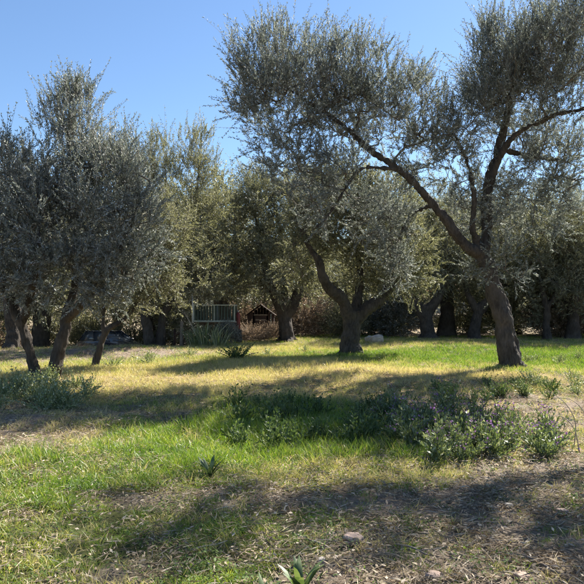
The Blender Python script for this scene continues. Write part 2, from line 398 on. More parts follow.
def leaves_for(S, D, L, m, leaf, width, r, droop=0.1):
    """leafy shoots: starts S, directions D, lengths L; m opposite pairs each"""
    n = len(S)
    bend = (r.normal(size=(n, 3)) * 0.22 + [0, 0, 0.10 - droop]) * L[:, None]
    t = (np.arange(m) + 0.6) / m
    pos = S[:, None] + D[:, None] * (L[:, None] * t)[..., None] + bend[:, None] * (t ** 2)[None, :, None]
    tan = norm(D[:, None] * L[:, None, None] + 2 * bend[:, None] * t[None, :, None])
    ref = norm(r.normal(size=(n, 1, 3)) + np.zeros((n, m, 3)))
    u = norm(np.cross(tan, ref)); v = np.cross(tan, u)
    odd = (np.arange(m) % 2)[None, :, None]
    side = u * (1 - odd) + v * odd
    side = np.stack([side, -side], 2); tan2 = np.repeat(tan[:, :, None], 2, 2); pos2 = np.repeat(pos[:, :, None], 2, 2)
    sh = side.shape
    ld = norm(tan2 * r.uniform(0.8, 2.1, sh[:3] + (1,)) + side * 0.85 + r.normal(size=sh) * 0.22)
    nn = norm(tan2 - ld * np.sum(tan2 * ld, -1, keepdims=True) + r.normal(size=sh) * 0.35)
    ws = norm(np.cross(ld, nn)); nn = np.cross(ws, ld)
    ll = leaf * r.uniform(0.7, 1.25, sh[:3] + (1,)) * (1 - 0.35 * t[None, :, None, None] ** 2)
    ww = width * r.uniform(0.8, 1.2, sh[:3] + (1,))
    keep = r.random(sh[:3]).ravel() < 0.9
    a = pos2; tip = pos2 + ld * ll - nn * ll * 0.06
    mid = pos2 + ld * ll * 0.5 + nn * ll * 0.05
    b = mid + ws * ww * 0.5; c = mid - ws * ww * 0.5
    V = np.stack([a, b, tip, c], 3).reshape(-1, 4, 3)[keep].reshape(-1, 3)
    k = len(V) // 4
    Q = np.arange(k * 4).reshape(-1, 4)
    # the shoot itself
    e0 = S; e1 = S + D * L[:, None] * 0.5 + bend * 0.25; e2 = S + D * L[:, None] + bend
    return V, Q, (np.concatenate([e0, e1]), np.concatenate([e1, e2]))

def olive_tree(label, base, limbs, blobs, seed, n_targets=300, shoots=7, pairs=12, leaf=0.065, width=0.015, shoot_len=(0.25, 0.5),
               voxel=0.035, bark_amp=0.05, mat='olive', up=0.45, group=None, tip_r=0.0045, sprouts=None):
    """limbs: lists of (x,y,z,r) in world metres; blobs: (centre, (rx,ry,rz), weight)"""
    r = np.random.default_rng(seed)
    base = np.asarray(base, float)
    limbs = [np.asarray(l, float) for l in limbs]
    root = empty('olive_tree', base)
    props(root, label, 'olive tree', group)
    # roots that flare at the foot
    b0 = limbs[0][0]; rr = b0[3]; lm = list(limbs)
    for k in range(5):
        a = r.uniform(0, 1) + k * 2 * math.pi / 5; ln = rr * r.uniform(1.15, 1.6)
        dx, dy = math.cos(a), math.sin(a)
        lm.append(np.array([[b0[0] + dx * rr * .3, b0[1] + dy * rr * .3, base[2] + rr * .75, rr * .40],
                            [b0[0] + dx * rr * .8, b0[1] + dy * rr * .8, base[2] + rr * .2, rr * .34],
                            [b0[0] + dx * ln, b0[1] + dy * ln, base[2] - rr * .35, rr * .26]]))
    loc = [np.concatenate([l[:, :3] - base, l[:, 3:]], 1) for l in lm]
    mobj('trunk', organic(loc, voxel, bark_amp, seed * 1.37), M['bark'], root)
    # skeleton
    pos = []; par = []; fixed = []; dirs = []; tips = []
    for l in limbs:
        c = catmull(l, 0.22); hi = c[c[:, 2] > base[2] + 0.75 * (limbs[0][-1][2] - base[2]) * 0.5] if l is limbs[0] else c
        for i, p in enumerate(hi):
            pos.append(p[:3]); fixed.append(p[3]); par.append(-1 if i == 0 else len(pos) - 2)
            dd = hi[min(i + 1, len(hi) - 1)][:3] - hi[max(i - 1, 0)][:3]; dirs.append(dd / max(np.linalg.norm(dd), 1e-6))
    pos = [np.array(p) for p in pos]; nlimb = len(pos)
    # targets
    vol = np.array([w * (a[0] * a[1] * a[2]) ** 0.75 for _, a, w in blobs]); cnt = np.maximum(3, (vol / vol.sum() * n_targets)).astype(int)
    T = []; O = []
    for (c, a, w), k in zip(blobs, cnt):
        dv = norm(r.normal(size=(k * 2, 3))); rad = r.random((k * 2, 1)) ** 0.45
        pt = np.asarray(c) + dv * rad * np.asarray(a)
        pt = pt[pt[:, 2] > gz(pt[:, 0], pt[:, 1]) + 0.75][:k]
        T.append(pt); O.append(norm((pt - np.asarray(c)) / np.asarray(a)))
    T = np.concatenate(T); O = np.concatenate(O)
    L0 = np.array(pos[:nlimb])
    order = np.argsort([np.min(np.linalg.norm(L0 - t, axis=1)) for t in T])
    cap = 1 + nlimb + len(T) * 40
    PA = np.zeros((cap, 3)); PA[:nlimb] = L0; npos = nlimb
    tipi = []
    for q in order:
        t = T[q]; dd = np.linalg.norm(PA[:npos] - t, axis=1)
        dd = dd + 0.35 * np.maximum(PA[:npos, 2] - t[2], 0)
        i = int(np.argmin(dd)); p = PA[i].copy(); ds = np.linalg.norm(t - p); ns = max(2, int(ds / 0.22)); ns = min(ns, 30)
        ctrl = p + dirs[i] * ds * 0.35 + np.array([0, 0, 0.12 * ds]) + r.normal(size=3) * 0.06 * ds
        prev = i
        for s in range(1, ns + 1):
            f = s / ns; pt = (1 - f) ** 2 * p + 2 * f * (1 - f) * ctrl + f * f * t + r.normal(size=3) * 0.012 * (1 if s < ns else 0)
            PA[npos] = pt; par.append(prev); dv = pt - PA[prev]; dirs.append(dv / max(np.linalg.norm(dv), 1e-6)); fixed.append(0.0)
            prev = npos; npos += 1
        tipi.append((prev, q))
    cntt = np.zeros(npos)
    for i, _ in tipi: cntt[i] += 1
    for i in range(npos - 1, nlimb - 1, -1):
        if par[i] >= 0: cntt[par[i]] += cntt[i]
    R = tip_r * np.maximum(cntt, 1) ** 0.46
    e = np.arange(nlimb, npos); pr = np.array(par)[e]
    ra = np.where(pr >= nlimb, R[pr], np.minimum(R[e] * 1.25, 0.08)); A = PA[pr]; B = PA[e]; rb = R[e]
    big = rb > 0.012
    bp = []
    if big.any(): bp.append(frustums(A[big] - base, B[big] - base, np.maximum(ra[big], rb[big]) , rb[big], 6))
    if (~big).any(): bp.append(frustums(A[~big] - base, B[~big] - base, np.minimum(ra[~big], 0.02), rb[~big], 4))
    
    # leafy shoots round every tip and along the last nodes before it
    S = []; D = []; Ln = []
    zs = T[:, 2]; ztop = np.quantile(zs, 0.85); zlow = np.quantile(zs, 0.2)
    for i, q in tipi:
        o = O[q]; chain = [i]; j = i
        for _ in range(4):
            j = par[j]
            if j < nlimb: break
            chain.append(j)
        high = np.clip((T[q][2] - zlow) / max(ztop - zlow, .1), 0, 1.2)
        k = shoots + r.integers(-2, 3)
        for _ in range(k):
            s = PA[chain[min(int(r.exponential(1.3)), len(chain) - 1)]] + r.normal(size=3) * 0.09
            d = 0.5 * o + np.array([0, 0, up * (0.35 + 1.1 * high)]) + r.normal(size=3) * 0.5
            S.append(s); D.append(d); Ln.append(r.uniform(*shoot_len) * (0.8 + 0.35 * high))
    if sprouts:
        for c, a, k, ln in sprouts:          # upright feathery shoots at the top of the crown
            pt = np.asarray(c) + norm(r.normal(size=(k, 3))) * r.random((k, 1)) ** 0.5 * np.asarray(a)
            for p_ in pt:
                S.append(p_); D.append(np.array([0, 0, 1.0]) + r.normal(size=3) * 0.22); Ln.append(ln * r.uniform(0.6, 1.2))
    ns_ = sum(k for _, _, k, _ in sprouts) if sprouts else 0
    S = np.array(S) - base; D = norm(np.array(D)); Ln = np.array(Ln); m0 = len(S) - ns_
    V, Q, (e0, e1) = leaves_for(S[:m0], D[:m0], Ln[:m0], pairs, leaf, width, r)
    if ns_:
        V2, Q2, (f0, f1) = leaves_for(S[m0:], D[m0:], Ln[m0:], pairs + 8, leaf, width, r)
        Q = np.concatenate([Q, Q2 + len(V)]); V = np.concatenate([V, V2])
        e0 = np.concatenate([e0[:m0], f0[:ns_], e0[m0:], f0[ns_:]]); e1 = np.concatenate([e1[:m0], f1[:ns_], e1[m0:], f1[ns_:]])
    # clumps differ: some show more of the silvery underside
    rnd = np.clip(r.beta(1.3, 1.9, len(Q)) + 0.10 * np.sin(V[::4, 0] * 2.1 + 1.7 * V[::4, 1]) * np.cos(V[::4, 2] * 2.3), 0, 1)
    mobj('crown', npmesh('crown', V, Q, {'rnd': ('FACE', 'FLOAT', rnd)}), M[mat], root)
    k = len(S); bp.append(frustums(e0[:k], e1[k:], np.full(k, 0.004), np.full(k, 0.002), 3))
    V, Fc = join(bp); o = mobj('branches', npmesh('branches', V, Fc, smooth=True), M['twig'], root); o['kind'] = 'stuff'
    return root

def limb(pts, d0=None):
    """(px, py, depth, radius) control points -> world"""
    return np.array([[*P(px, py, d), r] for px, py, d, r in pts])
def blob(px, py, d, rx, ry, rd, w=1.0):
    k = d / F_PX
    return (P(px, py, d), (rx * k, rd, ry * k), w)
def foot(px, py):
    g = ground_at(px, py); return np.array([g[0], g[1], float(gz(g[0], g[1]))])
def below(l):
    """sink the first point of a trunk into the soil"""
    l = l.copy(); l = np.concatenate([l[:1], l]); l[0, 2] -= 0.35; return l

# the big leaning olive on the right
fA = foot(511, 367); dA = fA[1]
olive_tree('tall leaning olive on the right with one long limb arching left over the grass', fA,
    [below(limb([(511, 369, dA, .28), (507, 345, dA, .24), (502, 320, dA, .215), (496, 296, dA, .20), (489, 270, dA, .175), (479, 249, dA - .1, .16)])),
     limb([(514, 366, dA + .22, .2), (515, 348, dA + .24, .15), (508, 322, dA + .2, .13), (501, 294, dA + .12, .12)]),
     limb([(481, 252, dA - .1, .17), (466, 246, dA - .3, .125), (443, 216, dA - .6, .105), (420, 189, dA - .9, .09), (395, 166, dA - 1.1, .072), (370, 150, dA - 1.2, .065), (345, 127, dA - 1.3, .05), (318, 108, dA - 1.3, .035), (290, 90, dA - 1.2, .025)]),
     limb([(484, 258, dA, .15), (486, 225, dA + .1, .135), (488, 190, dA + .1, .12), (497, 155, dA, .10), (507, 115, dA - .2, .075), (515, 75, dA - .5, .05), (520, 40, dA - .7, .03)]),
     limb([(480, 250, dA, .09), (472, 228, dA - .3, .075), (474, 200, dA - .5, .06), (468, 165, dA - .6, .045), (455, 135, dA - .5, .03)]),
     limb([(489, 188, dA + .1, .08), (508, 143, dA - .5, .065), (545, 119, dA - 1.2, .05), (585, 108, dA - 2.0, .03)]),
     limb([(398, 169, dA - 1.1, .05), (362, 169, dA - 1.5, .04), (345, 190, dA - 1.8, .032), (328, 216, dA - 1.9, .024), (312, 231, dA - 2.0, .016)]),
     limb([(500, 150, dA, .07), (540, 158, dA + .5, .05), (565, 160, dA + .8, .03)]),
     limb([(432, 205, dA - .7, .05), (412, 215, dA - .2, .04), (398, 240, dA, .03), (392, 270, dA, .02)])],
    [blob(292, 92, dA - 1.3, 62, 62, 1.5, 1.2), blob(250, 84, dA - 1.2, 26, 44, .9, .9), blob(350, 98, dA - 1.2, 55, 48, 1.4, 1.1), blob(395, 112, dA - 1.0, 38, 44, 1.3, .9),
     blob(290, 165, dA - 1.7, 42, 38, 1.1, .9), blob(340, 180, dA - 1.5, 42, 34, 1.1, .55), blob(320, 215, dA - 1.8, 25, 25, .8, .5),
     blob(394, 235, dA - .2, 26, 52, .8, 1.3), blob(365, 215, dA - .9, 34, 28, .9, .7), blob(425, 145, dA - .8, 30, 40, 1.0, .8), blob(455, 205, dA - .3, 22, 26, .8, .5),
     blob(522, 82, dA - .6, 62, 58, 1.6, 1.2), blob(488, 95, dA - .4, 26, 62, 1.2, 1.0), blob(565, 45, dA - 1.2, 55, 55, 1.6, 1.1), blob(540, 150, dA + .7, 50, 50, 1.3, .9),
     blob(500, 195, dA - .2, 36, 40, 1.1, .6), blob(500, 262, dA - .4, 38, 26, .9, .55), blob(455, 150, dA - .5, 24, 48, .9, .8), blob(540, 205, dA + .9, 48, 38, 1.2, .8), blob(470, 205, dA + .6, 30, 34, .9, .5), blob(572, 118, dA - 1.9, 24, 22, .6, .35)],
    seed=11, n_targets=1500, shoots=5, pairs=15, leaf=0.088, width=0.021, up=0.95, shoot_len=(.35, .75),
    sprouts=[(P(262, 45, dA - 1.2), (.35, .5, .3), 26, .6), (P(360, 58, dA - 1.2), (.9, .6, .25), 34, .65), (P(415, 88, dA - 1), (.35, .5, .35), 26, .6),
             (P(488, 42, dA - .4), (.3, .4, .5), 36, .65), (P(440, 110, dA - .6), (.3, .4, .5), 22, .6)])

# the gnarled olive in the middle
fB = foot(351, 355); dB = fB[1]
olive_tree('gnarled thick olive in the middle that forks low into two crooked limbs', fB,
    [below(limb([(352, 356, dB, .33), (350, 342, dB, .29), (352, 326, dB, .28), (350, 310, dB, .28)])),
     limb([(350, 318, dB, .22), (342, 299, dB - .2, .19), (330, 288, dB - .5, .15), (321, 275, dB - .7, .13), (319, 262, dB - .8, .10), (310, 248, dB - .9, .07), (300, 225, dB - 1, .045)]),
     limb([(354, 322, dB, .22), (368, 308, dB, .2), (382, 297, dB + .1, .16), (392, 284, dB + .2, .13), (398, 262, dB + .2, .09), (402, 235, dB + .3, .05)]),
     limb([(355, 312, dB + .1, .17), (360, 285, dB + .5, .12), (358, 255, dB + .8, .09), (352, 220, dB + .9, .05)])],
    [blob(316, 225, dB - .2, 32, 34, 1.3), blob(300, 262, dB + .4, 24, 28, 1.0, .8), blob(352, 225, dB + .6, 38, 44, 1.4), blob(395, 245, dB + .3, 36, 42, 1.4),
     blob(375, 272, dB + .5, 42, 24, 1.2, 1.0), blob(415, 275, dB + .2, 26, 28, 1.1, .6), blob(345, 188, dB + .4, 36, 30, 1.3, .9), blob(388, 200, dB + .3, 34, 32, 1.3, .8), blob(312, 195, dB - .4, 26, 28, 1.1, .7)],
    seed=23, n_targets=760, shoots=6, pairs=13, leaf=0.092, width=0.024, up=0.5, mat='olive_pale', shoot_len=(.28, .55))

# the twin-stemmed olive on the left
fC = foot(46, 378); dC = fC[1]
olive_tree('twin-stemmed olive on the left with a tall leafy plume above its broad crown', fC,
    [below(limb([(54, 378, dC, .16), (57, 358, dC, .13), (63, 336, dC, .12), (68, 316, dC + .1, .115), (74, 296, dC + .1, .10), (78, 262, dC + .2, .11), (76, 225, dC + .2, .09), (70, 180, dC, .06), (70, 135, dC, .04), (70, 100, dC, .02)])),
     below(limb([(37, 379, dC - .15, .12), (32, 362, dC - .15, .10), (27, 345, dC - .2, .095), (21, 324, dC - .3, .09), (10, 300, dC - .4, .09), (-5, 265, dC - .5, .08), (-12, 220, dC - .5, .05)])),
     limb([(67, 320, dC, .09), (84, 300, dC - .4, .10), (105, 270, dC - .6, .08), (125, 235, dC - .7, .055), (140, 200, dC - .7, .03)]),
     limb([(22, 326, dC - .3, .07), (30, 295, dC - .8, .08), (38, 255, dC - 1.1, .06), (36, 205, dC - 1.1, .035)]),
     limb([(78, 270, dC + .2, .08), (95, 240, dC + .8, .06), (105, 200, dC + 1, .04)])],
    [blob(72, 128, dC, 34, 42, .9, .7), blob(72, 175, dC - .1, 42, 34, 1.1, .8), blob(30, 172, dC - .3, 26, 26, .9, .5), blob(115, 165, dC + .2, 30, 28, 1.0, .6), blob(60, 225, dC - .6, 62, 42, 1.5), blob(15, 190, dC - .5, 34, 40, 1.2, .9), blob(-25, 230, dC - .5, 40, 55, 1.3, .9),
     blob(118, 205, dC - .2, 40, 50, 1.3), blob(135, 245, dC - .5, 36, 40, 1.1, .9), blob(70, 275, dC - .9, 55, 26, 1.2, .9), blob(15, 275, dC - .7, 34, 28, 1.1, .8), blob(110, 290, dC - .6, 34, 24, .9, .6)],
    seed=37, n_targets=900, shoots=5, pairs=15, leaf=0.082, width=0.020, up=0.85, shoot_len=(.3, .65),
    sprouts=[(P(72, 100, dC), (.5, .4, .3), 46, .55), (P(15, 160, dC - .5), (.4, .4, .2), 20, .5), (P(120, 165, dC - .2), (.5, .4, .2), 26, .5)])

# a thin leaning stem beside it
fD = foot(95, 365); dD = fD[1]
olive_tree('slender leaning olive stem between the twin-stemmed olive and the parked car', fD,
    [below(limb([(95, 366, dD, .10), (99, 352, dD, .08), (103, 338, dD, .075), (110, 328, dD, .07), (122, 321, dD + .1, .06), (138, 300, dD + .2, .05), (150, 265, dD + .3, .04), (158, 230, dD + .3, .025)])),
     limb([(104, 336, dD, .06), (103, 312, dD, .05), (106, 285, dD, .035)])],
    [blob(150, 255, dD + .3, 34, 36, 1.0), blob(165, 225, dD + .4, 30, 34, 1.0), blob(130, 295, dD + .2, 30, 20, .9, .7), blob(105, 290, dD, 22, 20, .8, .6), blob(175, 285, dD + .3, 24, 22, .8, .6)],
    seed=41, n_targets=260, shoots=7, pairs=11, leaf=0.075, width=0.018, up=0.3, mat='olive_pale')

# the olive with feathery top between left and middle
fF = foot(154, 346); dF = fF[1]
olive_tree('two-trunked olive with a feathery top standing behind the left trees', fF,
    [below(limb([(149, 347, dF, .26), (148, 333, dF, .19), (145, 318, dF, .18), (150, 295, dF, .13), (160, 255, dF, .10), (165, 200, dF, .06), (165, 165, dF, .03)])),
     below(limb([(161, 346, dF + .2, .2), (161, 330, dF + .2, .16), (165, 312, dF + .2, .15), (180, 285, dF + .1, .12), (190, 240, dF, .09), (196, 200, dF, .06), (200, 160, dF, .03)]))],
    [blob(197, 165, dF, 24, 34, 1.2, .8), blob(152, 178, dF, 32, 42, 1.5, .9), blob(200, 215, dF, 30, 30, 1.4), blob(170, 240, dF - .3, 42, 40, 1.8), blob(195, 275, dF - .4, 36, 28, 1.6), blob(150, 285, dF - .5, 30, 26, 1.4, .8)],
    seed=53, n_targets=600, shoots=7, pairs=9, leaf=0.10, width=0.026, up=0.75, voxel=0.05, mat='olive_pale', shoot_len=(.35, .65),
    sprouts=[(P(197, 140, dF), (.8, .6, .4), 40, .75), (P(160, 145, dF), (.6, .6, .4), 28, .75)])

# the dark trunk left of the middle
fE = foot(287, 341); dE = fE[1]
olive_tree('broad olive with a straight dark trunk standing behind and left of the gnarled one', fE,
    [below(limb([(287, 342, dE, .38), (286, 328, dE, .32), (285, 314, dE, .31), (287, 305, dE, .29)])),
     limb([(285, 314, dE, .30), (276, 298, dE - .3, .22), (268, 280, dE - .5, .16), (262, 250, dE - .6, .10), (255, 215, dE - .6, .05)]),
     limb([(288, 312, dE, .30), (297, 296, dE, .22), (305, 275, dE + .2, .16), (308, 240, dE + .3, .09)]),
     limb([(286, 312, dE + .1, .22), (284, 280, dE + .5, .15), (282, 235, dE + .7, .08)])],
    [blob(248, 208, dE - .4, 30, 34, 1.6, .9), blob(262, 190, dE, 30, 24, 1.5, .7), blob(300, 195, dE + .3, 30, 26, 1.5, .7), blob(282, 225, dE + .4, 34, 42, 1.8), blob(308, 250, dE + .2, 28, 42, 1.6), blob(262, 262, dE - .6, 36, 34, 1.7), blob(290, 285, dE - .8, 36, 20, 1.5, .6), blob(235, 275, dE - .4, 22, 28, 1.3, .6)],
    seed=61, n_targets=760, shoots=7, pairs=9, leaf=0.11, width=0.03, up=0.6, voxel=0.06, mat='olive_pale', shoot_len=(.35, .7))

# dark trunk at the left edge
fG = foot(12, 351); dG = fG[1]
olive_tree('dark olive at the left edge, behind the twin-stemmed one', fG,
    [below(limb([(12, 352, dG, .30), (13, 335, dG, .22), (11, 315, dG, .20), (8, 285, dG, .15), (2, 240, dG, .08), (0, 200, dG, .04)])),
     limb([(12, 318, dG, .15), (28, 290, dG + .4, .10), (38, 250, dG + .6, .05)])],
    [blob(5, 200, dG, 40, 46, 1.6), blob(35, 240, dG + .3, 36, 36, 1.6), blob(-10, 265, dG, 40, 36, 1.6), blob(25, 290, dG - .3, 34, 22, 1.4, .7)],
    seed=67, n_targets=300, shoots=6, pairs=9, leaf=0.10, width=0.026, voxel=0.05)

# behind the grass on the right
fH = foot(428, 336); dH = 30.0; fH = np.array([(428 - CX) / F_PX * dH, dH, float(gz(6.5, dH))])
def onx(px, d): x = (px - CX) / F_PX * d; return np.array([x, d, float(gz(x, d))])
def at(px, d, h, r_, dd=0.0):
    """limb point: photo column px, depth d, height h above ground"""
    x = (px - CX) / F_PX * d; return (x, d + dd, float(gz(x, d)) + h, r_)
def limb_h(l): return np.array(l)
olive_tree('wide-footed dark olive behind the bright grass, right of the gnarled one', fH,
    [below(limb_h([at(428, dH, 0, .42), at(427, dH, .5, .33), at(425, dH, 1.1, .30), at(422, dH, 1.6, .26)])),
     limb_h([at(424, dH, 1.2, .3), at(411, dH, 1.9, .2), at(402, dH, 2.9, .13), at(396, dH, 4.0, .07)]),
     limb_h([at(426, dH, 1.2, .3), at(438, dH, 2.0, .2), at(446, dH, 3.0, .13), at(452, dH, 4.2, .07)])],
    [blob(402, 245, dH, 36, 34, 1.8), blob(440, 235, dH, 36, 40, 1.8), blob(425, 270, dH - .8, 46, 22, 1.8), blob(460, 265, dH, 26, 24, 1.6), blob(425, 205, dH + .3, 30, 24, 1.6, .7)],
    seed=71, n_targets=400, shoots=6, pairs=9, leaf=0.11, width=0.03, voxel=0.06, mat='olive_pale', shoot_len=(.35, .7))

dI = 30.0; fI = onx(474, dI)
olive_tree('curving dark olive trunk seen just left of the leaning olive\'s foot', fI,
    [below(limb_h([at(474, dI, 0, .34), at(475, dI, .6, .25), at(477, dI, 1.1, .23), at(482, dI, 1.6, .25), at(492, dI, 2.0, .2), at(502, dI, 2.8, .13), at(508, dI, 3.8, .07)])),
     limb_h([at(478, dI, 1.3, .2), at(468, dI, 2.2, .14), at(462, dI, 3.4, .08)])],
    [blob(505, 232, dI, 36, 42, 1.7), blob(468, 245, dI, 34, 36, 1.7), blob(490, 275, dI - .5, 40, 18, 1.5, .7), blob(530, 262, dI, 26, 24, 1.4, .7)],
    seed=73, n_targets=400, shoots=6, pairs=9, leaf=0.105, width=0.028, voxel=0.055, mat='olive_pale', shoot_len=(.35, .65))

dJ = 29.0; fJ = onx(547, dJ)
olive_tree('young straight olive at the right edge behind the grass', fJ,
    [below(limb_h([at(547, dJ, 0, .20), at(546, dJ, .7, .15), at(547, dJ, 1.4, .14), at(543, dJ, 2.2, .10), at(538, dJ, 3.4, .05)])),
     limb_h([at(547, dJ, 1.4, .11), at(558, dJ, 2.3, .08), at(570, dJ, 3.4, .045)])],
    [blob(545, 235, dJ, 36, 44, 1.6), blob(580, 225, dJ, 36, 50, 1.7), blob(560, 280, dJ - .4, 40, 20, 1.4, .7), blob(530, 275, dJ, 22, 22, 1.2, .6)],
    seed=79, n_targets=400, shoots=6, pairs=9, leaf=0.10, width=0.027, voxel=0.05, mat='olive_pale', shoot_len=(.35, .65))

# the olive whose foot is outside the right edge and whose boughs hang into the picture
L0 = np.array([8.2, 10.6, float(gz(8.2, 10.6))])
olive_tree('olive outside the right edge whose dark boughs hang into the picture', L0,
    [below(np.array([(8.2, 10.6, L0[2], .32), (8.1, 10.6, .8, .25), (7.9, 10.5, 1.7, .22), (7.5, 10.5, 3.0, .16), (6.9, 10.7, 4.8, .11), (6.3, 11.0, 6.6, .07), (5.7, 11.8, 8.1, .04)])),
     np.array([(7.9, 10.5, 1.8, .18), (8.4, 10.4, 3.4, .12), (8.7, 10.5, 5.0, .07), (8.8, 10.6, 6.4, .03)]),
     np.array([(7.6, 10.4, 2.5, .1), (6.9, 10.5, 3.6, .07), (6.2, 10.2, 4.6, .04), (5.7, 10.0, 5.2, .02)])],
    [((6.0, 10.1, 7.0), (1.0, .9, .8), .8), ((7.0, 10.3, 7.4), (1.2, 1.1, 1.0), 1), ((8.6, 10.6, 6.6), (1.5, 1.5, 1.3), 1), ((5.9, 11.0, 7.3), (.9, .8, .7), .7), ((5.1, 10.7, 6.6), (.6, .6, .6), .6), ((5.3, 12.4, 8.9), (1.3, 1.0, .8), 1.5), ((6.6, 11.8, 8.2), (1.1, .9, .8), .9)],
    seed=83, n_targets=360, shoots=5, pairs=13, leaf=0.075, width=0.018, voxel=0.05)

# back rows: three grown trees and their copies
def back_tree(seed, h):
    r = np.random.default_rng(seed); b = np.zeros(3)
    lm = [below(np.array([(0, 0, 0, .36), (.05, 0, .6, .27), (-.05, .05, 1.2, .25), (.0, 0, 1.6, .22)]))]
    bl = []
    for k in range(4):
        a = k * math.pi / 2 + r.uniform(-.4, .4); R_ = r.uniform(1.1, 1.6); hh = h * r.uniform(.68, .85)
        c, s = math.cos(a), math.sin(a)
        lm.append(np.array([(0, 0, 1.35, .17), (c * .5 * R_, s * .5 * R_, 1.35 + .3 * h, .12), (c * R_, s * R_, hh - .4, .06)]))
        bl.append(((c * R_, s * R_, hh), (1.5, 1.5, 1.1), 1.0)); bl.append(((c * R_ * 1.35, s * R_ * 1.35, hh - 1.7), (1.2, 1.2, 1.2), .9))
    bl.append(((0, 0, h * .93), (1.1, 1.1, .8), .8)); bl.append(((0, 0, h * .6), (1.3, 1.3, 1.0), .6))
    return olive_tree('distant olive in the crowded rows at the back of the grove', b, lm, bl, seed, n_targets=340, shoots=6, pairs=8, leaf=0.13, width=0.036, voxel=0.07,
                      mat='olive_pale', shoot_len=(.4, .75), group='olives of the back row')
protos = [back_tree(101, 4.6), back_tree(113, 5.2), back_tree(127, 4.9)]
spots = [(-19.5, 41), (-15.0, 37), (-11.2, 40), (-7.6, 35.5), (-3.6, 39), (0.6, 36.5), (3.6, 41), (11.4, 38.5), (16.2, 35), (20.5, 40), (-22, 33), (13.2, 29.5), (-14.5, 27.5), (9.5, 50), (-9, 47), (17, 49), (-17.5, 45), (-5.5, 45), (1.8, 47), (6.2, 36.2), (-24, 40), (23, 46), (-18.3, 35), (22.6, 34)]
rs = random.Random(5)
nfar = len(spots)
spots += [((px - CX) / F_PX * d, d) for px, d in ((222, 30.5), (150, 33.5), (446, 34), (512, 35), (566, 33.5), (600, 31), (40, 29))]
for i, (x, y) in enumerate(spots):
    o = protos[i] if i < 3 else copy_tree(protos[i % 3])
    o.location = (x, y, float(gz(x, y))); o.rotation_euler = (0, 0, rs.uniform(0, 6.28)); s = rs.uniform(1.0, 1.3) * (1.0 if i < nfar else 1.25); o.scale = (s, s, s)

# ------------------------------------------------------------------ things between the trees
#DETAILS
M['teal'] = simple_mat('green_sheet_metal', (0.022, 0.046, 0.038), 0.5, var=0.3, scale=5)
M['paleframe'] = simple_mat('pale_painted_steel', (0.42, 0.46, 0.41), 0.55, var=0.25, scale=9)
M['white'] = simple_mat('white_paint', (0.72, 0.72, 0.70), 0.5, var=0.1)
M['rust'] = simple_mat('rusty_steel', (0.10, 0.06, 0.04), 0.85, var=0.4, scale=12, bump=0.3)
M['rubber'] = simple_mat('rubber', (0.03, 0.03, 0.03), 0.8, var=0.3)
M['plank'] = simple_mat('dark_red_brown_plank', (0.045, 0.026, 0.022), 0.85, var=0.4, scale=10, bump=0.4)
M['greywood'] = simple_mat('grey_weathered_wood', (0.22, 0.18, 0.145), 0.9, var=0.35, scale=14, bump=0.4)
M['red'] = simple_mat('red_paint', (0.18, 0.025, 0.025), 0.5, var=0.25)
M['carpaint'] = simple_mat('navy_car_paint', (0.010, 0.014, 0.030), 0.3, var=0.1, spec=0.6, coat=1.0)
M['glass'] = simple_mat('tinted_car_glass', (0.10, 0.12, 0.15), 0.05, var=0.05, spec=1.0)
M['alloy'] = simple_mat('alloy', (0.5, 0.5, 0.52), 0.35, metal=0.9, var=0.1)
M['lamp'] = simple_mat('headlight_plastic', (0.6, 0.62, 0.65), 0.15, var=0.05)
M['plaster'] = simple_mat('pinkish_plaster', (0.56, 0.46, 0.40), 0.9, var=0.14, scale=2.5, bump=0.2)
M['tile'] = simple_mat('terracotta_tile', (0.34, 0.15, 0.09), 0.85, var=0.3, scale=4)
M['shutter'] = simple_mat('grey_blue_shutter', (0.16, 0.20, 0.24), 0.6, var=0.15)
M['palerock'] = simple_mat('pale_limestone', (0.38, 0.33, 0.26), 0.9, var=0.3, scale=6, bump=0.6)
M['wallstone'] = simple_mat('pale_wall_stone', (0.40, 0.35, 0.29), 0.9, var=0.3, scale=5, bump=0.5)

def rod(name, a, b, r, mat, parent, k=8, r2=None):
    V, Q, T = tube([a, (np.asarray(a) + np.asarray(b)) / 2, b], [r, r if r2 is None else (r + r2) / 2, r if r2 is None else r2], k)
    return mobj(name, npmesh(name, V, [Q, T], smooth=False), mat, parent)

def lathe(name, prof, mat, parent, axis='y', k=24, loc=(0, 0, 0)):
    """prof: (radius, offset along axis)"""
    an = np.arange(k) * 2 * math.pi / k; V = []
    for r_, h in prof:
        V.append(np.stack([r_ * np.cos(an), np.full(k, h), r_ * np.sin(an)], 1) if axis == 'y' else np.stack([r_ * np.cos(an), r_ * np.sin(an), np.full(k, h)], 1))
    Q = []
    for i in range(len(prof) - 1):
        for j in range(k): Q.append((i * k + j, i * k + (j + 1) % k, (i + 1) * k + (j + 1) % k, (i + 1) * k + j))
    o = mobj(name, npmesh(name, np.concatenate(V), np.array(Q), smooth=True), mat, parent); o.location = loc; return o

